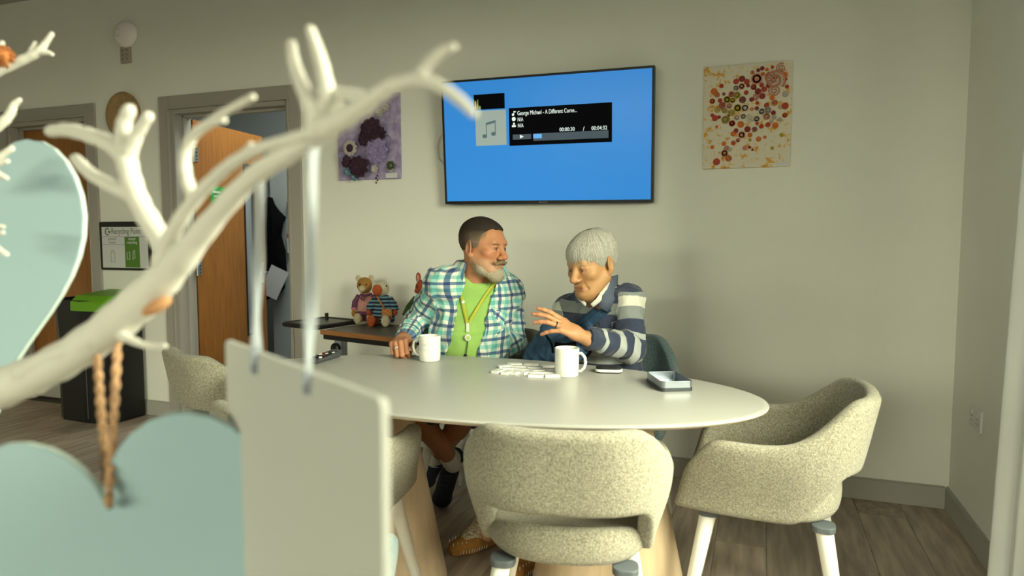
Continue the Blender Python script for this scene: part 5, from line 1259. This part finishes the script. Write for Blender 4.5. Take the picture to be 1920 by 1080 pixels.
# ------------------------------------------------------------------ person in a striped rugby top, arm in a sling
J = dict(NB=P(1126, 562, 2.70), SL=P(1179, 563, 2.64), SR=P(1064, 582, 2.82), EL=P(1184, 652, 2.58), WL=P(1096, 633, 2.44), ER=P(1022, 664, 2.74), WR=P(1082, 648, 2.60),
         CH=P(1122, 614, 2.76), BE=P(1132, 680, 2.74), PE=P(1140, 742, 2.88), KL=P(1075, 800, 2.40), KR=P(985, 800, 2.50), AL=P(1000, 1010, 2.44), AR=P(915, 1000, 2.60))
tq = tocam(J['CH']); TF = tq * math.cos(.45) - RT * math.sin(.45); TR = frame_from(TF); TL = TR[:, 0]
wo = np.array([J['PE'][0], J['PE'][1], 0.]); HR, HL = J['PE'] - TL * .085, J['PE'] + TL * .085
def torso(v, g, k=.05):
    v.ell(J['CH'], (.140 + g, .105 + g, .150 + g), k, TR); v.ell(J['BE'], (.142 + g, .118 + g, .130 + g), k, TR); v.ell(J['PE'], (.155 + g, .12 + g, .11 + g), k, TR)
    for q_ in ('SR', 'SL'): v.cap(J[q_], J['NB'] - np.array([0, 0, .035]), .045 + g, .052 + g, .05)
lo = np.min([j for j in J.values()], 0) - .2; hi = np.max([j for j in J.values()], 0) + .2; lo[2] = 0
v = Vol(lo, hi, .006); torso(v, -.012); v.cap(J['NB'] - np.array([0, 0, .03]), J['NB'] + np.array([0, 0, .04]) + TF * .03, .05, .046, .04)
for a, b, c in (('SR', 'ER', 'WR'), ('SL', 'EL', 'WL')): v.cap(J[a], J[b], .044, .037, .03); v.cap(J[b], J[c], .037, .027, .02)
for h_, k_, a_ in ((HR, 'KR', 'AR'), (HL, 'KL', 'AL')): v.cap(h_, J[k_], .07, .052, .03); v.cap(J[k_], J[a_], .05, .033, .02)
Vb, Fb = v.mesh(); Vb = relax(Vb, Fb, 2); Cb = c4(len(Vb), (.45, .24, .12))
hv = Vol(J['WL'] - .24, J['WL'] + .12, .0025)
hf = P(1046, 607, 2.41) - P(1092, 632, 2.44)
HW = P(1086, 628, 2.435)
gF, gS, gN = add_hand(hv, HW, hf, np.array([0, 0, .75]) - FW0 * .62 + RT * .05, True, [(.05, .25, .2), (.12, .30, .2), (.22, .35, .25), (.62, .30, .2)], .22, (.75, .55, -.35), .98, .6)
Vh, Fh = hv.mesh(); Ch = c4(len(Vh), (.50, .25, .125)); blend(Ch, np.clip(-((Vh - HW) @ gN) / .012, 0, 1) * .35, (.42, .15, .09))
HC = P(1110, 497, 2.62); HS = 1.02
Vd, Fd, toW, HRm = place_head('old', HC, math.radians(-42), math.radians(13), math.radians(-3), HS)
Cd = c4(len(Vd), (.50, .27, .125)); L = Vd
r_ = np.random.default_rng(5); sp_ = np.zeros(len(L))
for _ in range(26):
    c = np.array([r_.uniform(.01, .075), r_.uniform(-.09, .0), r_.uniform(-.09, .03)]); c[0] *= 1 if _ % 3 else -1
    sp_ = np.maximum(sp_, near(L, c, (r_.uniform(.002, .006),) * 3, .8) * r_.uniform(.2, .55))
blend(Cd, sp_, (.30, .14, .07)); blend(Cd, near(L, (0, -.112, -.028), (.016, .018, .016)) * .4, (.52, .22, .14)); blend(Cd, near(L, (0, -.092, -.066), (.021, .012, .007)) * .8, (.33, .12, .085))
for s_ in (-1, 1):
    blend(Cd, near(L, (s_ * .031, -.0905, .0062), (.015, .010, .0022), .6) * .7, (.10, .05, .035))
    blend(Cd, near(L, (s_ * .031, -.088, .001), (.018, .018, .011)) * .55, (.32, .13, .075)); blend(Cd, near(L, (s_ * .032, -.09, .022), (.021, .014, .004), .6) * .45, (.42, .36, .28))
    blend(Cd, near(L, (s_ * .028, -.085, -.057), (.005, .02, .022)) * .45, (.33, .15, .075))
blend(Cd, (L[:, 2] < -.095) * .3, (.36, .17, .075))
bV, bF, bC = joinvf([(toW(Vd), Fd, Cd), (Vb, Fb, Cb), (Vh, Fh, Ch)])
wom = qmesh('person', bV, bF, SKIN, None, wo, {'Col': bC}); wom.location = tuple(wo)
tag(wom, 'white-haired person in a striped rugby top with one arm in a navy sling', 'person')
eyes(toW, wom, wo, (.10, .12, .13), HS, HRm)
# white hair with a fringe
def wline(a):
    aa = np.abs(a)
    return .040 - .014 * np.clip((aa - .3) / .5, 0, 1) - .030 * np.clip((aa - .85) / .4, 0, 1) + .020 * np.clip((aa - 1.45) / .2, 0, 1) - .085 * np.clip((aa - 1.85) / .4, 0, 1)
def wcut(X, Y, Z):
    a = np.arctan2(X, -Y); return wline(a) + .004 * np.sin(a * 37) + .003 * np.sin(a * 71 + 1) - Z
Vv, Fv = hair_vol(lambda X, Y, Z: .0035 + .0085 * np.clip((Z - .03) / .05, 0, 1) + .006 * np.clip((Y - .02) / .05, 0, 1) + 0 * X, wcut)
Nv = vnormals(Vv, Fv); az = np.arctan2(Vv[:, 0], -(Vv[:, 1] - .02)); el = Vv[:, 2]
wv = .5 * np.sin(az * 7 + 2) + .4 * np.sin(az * 13 + el * 30); st = np.sin(az * 71 + 9 * el + 5 * wv) * .4 + np.sin(az * 133 + 14 * el + 4 * wv) * .4 + np.sin(az * 23 + 20 * el + 3 * wv) * .4
Vv = Vv + Nv * (st * .0008)[:, None]
Cv = c4(len(Vv), (.47, .46, .42)); Cv[:, :3] *= (.90 + .13 * st[:, None]); blend(Cv, near(Vv, (.0, -.002, .128), (.03, .045, .014)) * .5, (.48, .30, .19))
hr = qmesh('hair', toW(Vv), Fv, HAIRM, wom, wo, {'Col': Cv})
bvh_h = bvh_of(Vv, Fv); rs2 = np.random.default_rng(9); sb = MB(); scol = []
for _ in range(900):
    a = rs2.uniform(-PI, PI); ze = wline(a) - rs2.uniform(-.012, .010); da = rs2.normal() * .10; pts = []
    for q in np.linspace(0, 1, 8):
        th = .12 + rs2.normal() * 0 + q * 1.25; zz = None
        # walk down the head at this heading
        ang = math.radians(82) * (1 - q) + math.asin(max(-.9, min(.9, (ze - .04) / .10))) * q
        aa = a + da * q + .03 * math.sin(q * 5 + _); d = Vector((math.sin(aa) * math.cos(ang), -math.cos(aa) * math.cos(ang), math.sin(ang)))
        c_ = Vector((0, .015, .036)); h_ = bvh_h.ray_cast(c_ + d * .3, -d)
        r0 = (np.array(h_[0]) if h_[0] is not None and (h_[0] - c_).length > .05 else None)
        if r0 is None: r0 = np.array(c_) + np.array(d) * (np.linalg.norm(pts[-1] - np.array(c_)) - .0006 if pts else .095)
        pts.append(r0 + np.array(d) * rs2.uniform(.0002, .0016))
    n0 = len(sb.v); sb.tube(list(toW(np.array(pts))), [.0010, .0011, .0011, .0011, .0010, .0009, .0008, .0004], 4, caps=False)
    g = rs2.uniform(.75, 1.25); scol += [(.50 * g, .49 * g, .45 * g, 1)] * (len(sb.v) - n0)
o = qmesh('hair_strands', np.array(sb.v), np.array(sb.f), HAIRM, hr, wo, {'Col': np.array(scol)}); o['kind'] = 'stuff'
# rugby top
RUG = mat('striped_jersey_knit', (.5, .5, .5), .95, sheen=.2, bump=.15, bscale=500); nt = RUG.node_tree; bs = nt.nodes['Principled BSDF']
at = nt.nodes.new('ShaderNodeAttribute'); at.attribute_name = 'pc'; sp = nt.nodes.new('ShaderNodeSeparateXYZ'); nt.links.new(at.outputs['Vector'], sp.inputs[0])
NV, GR, WT, LG_ = (.030, .042, .085, 1), (.235, .26, .27, 1), (.66, .66, .60, 1), (.42, .45, .46, 1)
def ramp(out, st):
    rp = nt.nodes.new('ShaderNodeValToRGB'); rp.color_ramp.interpolation = 'CONSTANT'; e = rp.color_ramp.elements
    e[0].position = 0; e[0].color = st[0][1]; e[1].position = st[1][0]; e[1].color = st[1][1]
    for p_, c_ in st[2:]: k = e.new(p_); k.color = c_
    nt.links.new(out, rp.inputs[0]); return rp.outputs[0]
rt_ = ramp(sp.outputs[0], [(0, NV), (.14, GR), (.20, NV), (.27, LG_), (.40, NV), (.475, LG_), (.535, WT), (.635, GR), (.735, NV), (.84, GR), (.93, NV)])
rs_ = ramp(sp.outputs[1], [(0, NV), (.035, GR), (.10, WT), (.20, GR), (.30, NV), (.41, LG_), (.455, NV), (.515, LG_), (.585, NV), (.66, LG_), (.725, NV), (.825, LG_), (.86, NV)])
mx = nt.nodes.new('ShaderNodeMixRGB'); nt.links.new(mth('GREATER_THAN', sp.outputs[2], .5), mx.inputs[0]); nt.links.new(rt_, mx.inputs[1]); nt.links.new(rs_, mx.inputs[2]); nt.links.new(mx.outputs[0], bs.inputs['Base Color'])
v = Vol(lo, hi, .005); torso(v, .018)
WLs = J['WL'] * .97 + J['EL'] * .03
v.cap(J['SL'], J['EL'], .060, .058, .03); v.cap(J['EL'], WLs, .060, .043, .02); v.cap(J['SR'], J['ER'], .058, .052, .03); v.cap(J['ER'], J['WR'], .052, .045, .02)
v.cut(lambda X, Y, Z: (J['PE'][2] - .06) - Z + 0 * X + 0 * Y)
v.ell(J['NB'] + np.array([0, 0, .055]) + TF * .055, (.058, .085, .080), .006, TR, sub=True)
# square off the cuff
wd_ = (J['WL'] - J['EL']); wd_ /= np.linalg.norm(wd_)
def cuffcut(X, Y, Z):
    q = (X - WLs[0]) * wd_[0] + (Y - WLs[1]) * wd_[1] + (Z - WLs[2]) * wd_[2]; r2 = (X - WLs[0]) ** 2 + (Y - WLs[1]) ** 2 + (Z - WLs[2]) ** 2
    return np.where(r2 < .08 ** 2, q - .004, -1)
v.cut(cuffcut)
Vt, Ft = v.mesh(); Vt = relax(Vt, Ft, 2)
aL, sL, gL = tube_coord(Vt, [J['SL'], J['EL'], J['WL']]); aR, sR, gR = tube_coord(Vt, [J['SR'], J['ER'], J['WR']])
LA = np.linalg.norm(J['EL'] - J['SL']) + np.linalg.norm(J['WL'] - J['EL']) + .06
mL = (aL < .073) & (((Vt - J['SL']) @ TL > -.02) | (sL > .09)); mR = (aR < .07) & (((Vt - J['SR']) @ TL < .02) | (sR > .14)) & ~mL
pcs = np.zeros((len(Vt), 3)); zt, zb = J['NB'][2] + .03, J['PE'][2] - .06
pcs[:, 0] = np.clip((Vt[:, 2] - zb) / (zt - zb), 0, 1)
# along the sleeve; on the shoulder cap the distance runs up from the joint
capL = np.where(sL < 1e-4, -np.linalg.norm(Vt - J['SL'], axis=1) * np.clip((Vt - J['SL'])[:, 2] / .06, -1, 1), sL); capR = np.where(sR < 1e-4, -np.linalg.norm(Vt - J['SR'], axis=1) * np.clip((Vt - J['SR'])[:, 2] / .06, -1, 1), sR)
for m_, q_ in ((mL, capL), (mR, capR)): pcs[m_, 1] = np.clip((q_[m_] + .06) / LA, 0, 1); pcs[m_, 2] = 1
Nt = vnormals(Vt, Ft); Vt = Vt + Nt * fold(Vt, 21, 9, 22, 70, .0052)[:, None]
jer = qmesh('rugby_top', Vt, Ft, RUG, wom, wo, {'pc': pcs}); bj = bvh_of(Vt, Ft)
SLATE = mat('slate_collar', (.085, .105, .16), .9, var=.1, vscale=90); PLM = mat('patterned_collar', (.34, .20, .30), .9, var=.6, vscale=160)
WC = mat('white_collar', (.62, .60, .56), .9)
collar('inner_collar', WC, jer, wo, J['NB'] + np.array([0, 0, .030]) + TF * .016, TR, .055, .030, .032, .015, 1.5, .016, False)
collar('scarf_lining', PLM, jer, wo, J['NB'] + np.array([0, 0, .030]) + TF * .018, TR, .049, .030, .018, .012, 1.6, .01, False)
collar('rugby_collar', SLATE, jer, wo, J['NB'] + np.array([0, 0, .030]) + TF * .010, TR, .062, .034, .052, .050, 1.45, .02, False)
def flap(name, m, par, org, inner, outer, bv, bulge=.010, off=.008):
    def pt(x, y, D):
        if D is None:
            q = on_surf(bv, x, y, off); return q if q is not None else P(x, y, 2.64)
        q = P(x, y, D); s_ = on_surf(bv, x, y, off)
        return s_ if s_ is not None and (s_ - EYE) @ FW < D else q
    A = [pt(*q) for q in inner]; B = [pt(*q) for q in outer]; n = len(A); nu = 6; V = []
    for i in range(nu):
        t = i / (nu - 1)
        for j in range(n): V.append(A[j] * (1 - t) + B[j] * t - FW0 * bulge * math.sin(PI * t))
    F = np.array([(i * n + j, i * n + j + 1, (i + 1) * n + j + 1, (i + 1) * n + j) for i in range(nu - 1) for j in range(n - 1)])
    o = qmesh(name, np.array(V), F, m, par, org); k = o.modifiers.new('solid', 'SOLIDIFY'); k.thickness = .004; k.offset = 0; return o
flap('collar_flap', SLATE, jer, wo, [(1142, 519, 2.62), (1136, 537, 2.60), (1129, 555, 2.58), (1120, 574, 2.58)], [(1158, 515, 2.69), (1157, 537, 2.665), (1152, 562, 2.62), (1141, 586, 2.60)], bj)
flap('collar_flap', SLATE, jer, wo, [(1086, 540, 2.66), (1090, 552, 2.63), (1096, 566, 2.60)], [(1076, 546, 2.68), (1078, 556, 2.65), (1081, 568, 2.62)], bj, .004)
flap('shirt_collar_flap', WC, jer, wo, [(1137, 526, 2.60), (1128, 544, 2.585), (1118, 560, 2.57), (1107, 570, 2.56)], [(1143, 530, 2.61), (1135, 549, 2.59), (1125, 566, 2.575), (1112, 576, 2.565)], bj, .002)
flap('shirt_collar_flap', WC, jer, wo, [(1082, 548, 2.64), (1089, 558, 2.61), (1099, 568, 2.58)], [(1079, 553, 2.64), (1086, 564, 2.61), (1098, 574, 2.58)], bj, .002)
# crest on the chest
CR = mat('crest_ink', (.04, .05, .05), .8)
def crest(b):
    cx, cy, r = 1115.5, 608, 9
    for a0, a1 in ((-.95, 1.0), (2.1, 4.1)):
        pts = [on_surf(bj, cx + r * math.cos(a), cy + r * math.sin(a), .0015) for a in np.linspace(a0, a1, 9)]
        b.tube([p - wo for p in pts if p is not None], .0018, 5)
    for pts in ([(-4, -8.6), (0, -9.2), (4, -8.6)], [(-4, 8), (0, 8.6), (4, 8)], [(-5, 3), (-2, -4), (1, 3)], [(0, -4), (4, 3)], [(5, -3), (2, 4), (5, 4)]):
        q_ = [on_surf(bj, cx + x, cy + y, .0015) for x, y in pts]
        if all(k is not None for k in q_): b.tube([k - wo for k in q_], .0012, 5)
part('crest', CR, jer, crest)
# sling: pouch round the forearm, strap over the shoulder
SLG = mat('navy_sling', (.018, .055, .12), .85, var=.25, vscale=40)
sl_a, sl_b = P(1015, 668, 2.66), P(1080, 652, 2.50)
v = Vol(np.minimum(sl_a, sl_b) - .16, np.maximum(sl_a, sl_b) + .16, .004)
v.cap(sl_a, sl_b, .066, .052, .02); v.cap(P(1035, 620, 2.66), sl_a, .045, .06, .03); v.cap(P(1040, 622, 2.66), P(1075, 625, 2.60), .03, .028, .04)
Vt, Ft = v.mesh(); Vt = relax(Vt, Ft, 1); Nt = vnormals(Vt, Ft); Vt = Vt + Nt * fold(Vt, 33, 6, 30, 80, .0055)[:, None]
slg = qmesh('sling', Vt, Ft, SLG, wom, wo); bl = bvh_of(Vt, Ft)
b = MB(); band(b, bj, [(1139, 573), (1122, 586), (1106, 599), (1092, 611), (1076, 622)], 25, .008, 5); o = b.build('sling_strap', SLG, slg, smooth=True, solid=.004, fix=False)
for q_ in o.data.vertices: q_.co = q_.co - Vector(wo)
b = MB(); band(b, bj, [(1139, 573), (1122, 586), (1106, 599), (1092, 611)], 5, .012, 5); o2 = b.build('strap_fold', SLG, slg, smooth=True, solid=.004, fix=False)
for q_ in o2.data.vertices: q_.co = q_.co - Vector(wo)
b = MB(); band(b, bl, [(1024, 628), (1034, 645), (1037, 662)], 3.0, .003, 5); band(b, bl, [(1040, 646), (1060, 648), (1080, 645)], 9, .003, 5); o3 = b.build('sling_buckle', M['matblack'], slg, smooth=True, solid=.002, fix=False)
for q_ in o3.data.vertices: q_.co = q_.co - Vector(wo)
st_ = collar('neck_strap', SLG, slg, wo, J['NB'] + np.array([0, 0, -.004]), TR, .078, .030, .05, .03, 1.7, .0, False)
# ring, trousers, slippers
rq = HW + (gF * .088 - gS * .0095) * .98 + gF * .014
part('finger_ring', mat('dark_ring', (.10, .10, .11), .3, metal=1), wom, lambda b: b.tube([rq - wo + (gS * math.cos(a) + gN * math.sin(a)) * .0100 for a in np.linspace(0, 2 * PI, 15)], .0018, 6), smooth=True)
v = Vol(lo, hi, .007); v.ell(J['PE'], (.168, .135, .118), .04, TR)
for h_, k_, a_ in ((HR, 'KR', 'AR'), (HL, 'KL', 'AL')): v.cap(h_, J[k_], .082, .066, .03); v.cap(J[k_], J[k_] * .12 + J[a_] * .88, .064, .050, .02)
v.cut(lambda X, Y, Z: .075 - Z + 0 * X + 0 * Y)
Vt, Ft = v.mesh(); Vt = relax(Vt, Ft, 2); Nt = vnormals(Vt, Ft); qmesh('trousers', Vt + Nt * fold(Vt, 41, 6, 20, 60, .004)[:, None], Ft, mat('navy_trousers', (.020, .026, .045), .9), wom, wo)
SUE = mat('tan_suede', (.36, .16, .035), .9, var=.2, vscale=40); KN = mat('cream_knit_cuff', (.46, .38, .27), .95, var=.75, vscale=150, bump=.8, bscale=160); STI = mat('cream_stitch', (.66, .60, .48), .8)
for toe, heel in ((PZ(846, 1045, .0), PZ(925, 1020, .0)), (PZ(968, 1092, .0), PZ(1010, 1040, .0))):
    d = heel - toe; d[2] = 0; Ld = np.linalg.norm(d); d = d / Ld; heel = toe + d * .22; s__ = np.array([-d[1], d[0], 0]); t3_ = toe + d * .02
    v = Vol(np.minimum(toe, heel) - .12, np.maximum(toe, heel) + .12, .0035)
    v.cap(t3_ + np.array([0, 0, .030]), toe + d * .09 + np.array([0, 0, .034]), .030, .040, .02); v.cap(toe + d * .09 + np.array([0, 0, .034]), heel + np.array([0, 0, .032]), .040, .034, .02); v.cut(lambda X, Y, Z: .002 - Z + 0 * X + 0 * Y)
    Vt, Ft = v.mesh(); sh = qmesh('slipper', relax(Vt, Ft, 1), Ft, SUE, wom, wo)
    v = Vol(np.minimum(toe, heel) - .12, np.maximum(toe, heel) + .14, .0035)
    v.cap(toe + d * .075 + np.array([0, 0, .056]), toe + d * .13 + np.array([0, 0, .075]), .030, .040, .02); v.cap(toe + d * .15 + np.array([0, 0, .06]), toe + d * .17 + np.array([0, 0, .13]), .043, .046, .02)
    Vt, Ft = v.mesh(); kc = qmesh('knit_cuff', relax(Vt, Ft, 1), Ft, KN, sh, wo)
    def stitch(b):
        for r0, zz, n in ((.0, .026, 13), (1, .055, 9)):
            for i in range(n):
                t = i / (n - 1)
                for sd in (-1, 1):
                    q_ = toe + d * (.0 + .13 * t) + s__ * sd * (.018 + .026 * math.sin(min(1, t * 1.6) * PI / 2)) * (1 if r0 == 0 else .72) + np.array([0, 0, zz + .004 * (sd)])
                    b.tube([q_ - wo - np.array([0, 0, .006]), q_ - wo + d * .003 + np.array([0, 0, .007])], .0016, 5)
    part('stitching', STI, sh, stitch)['kind'] = 'stuff'
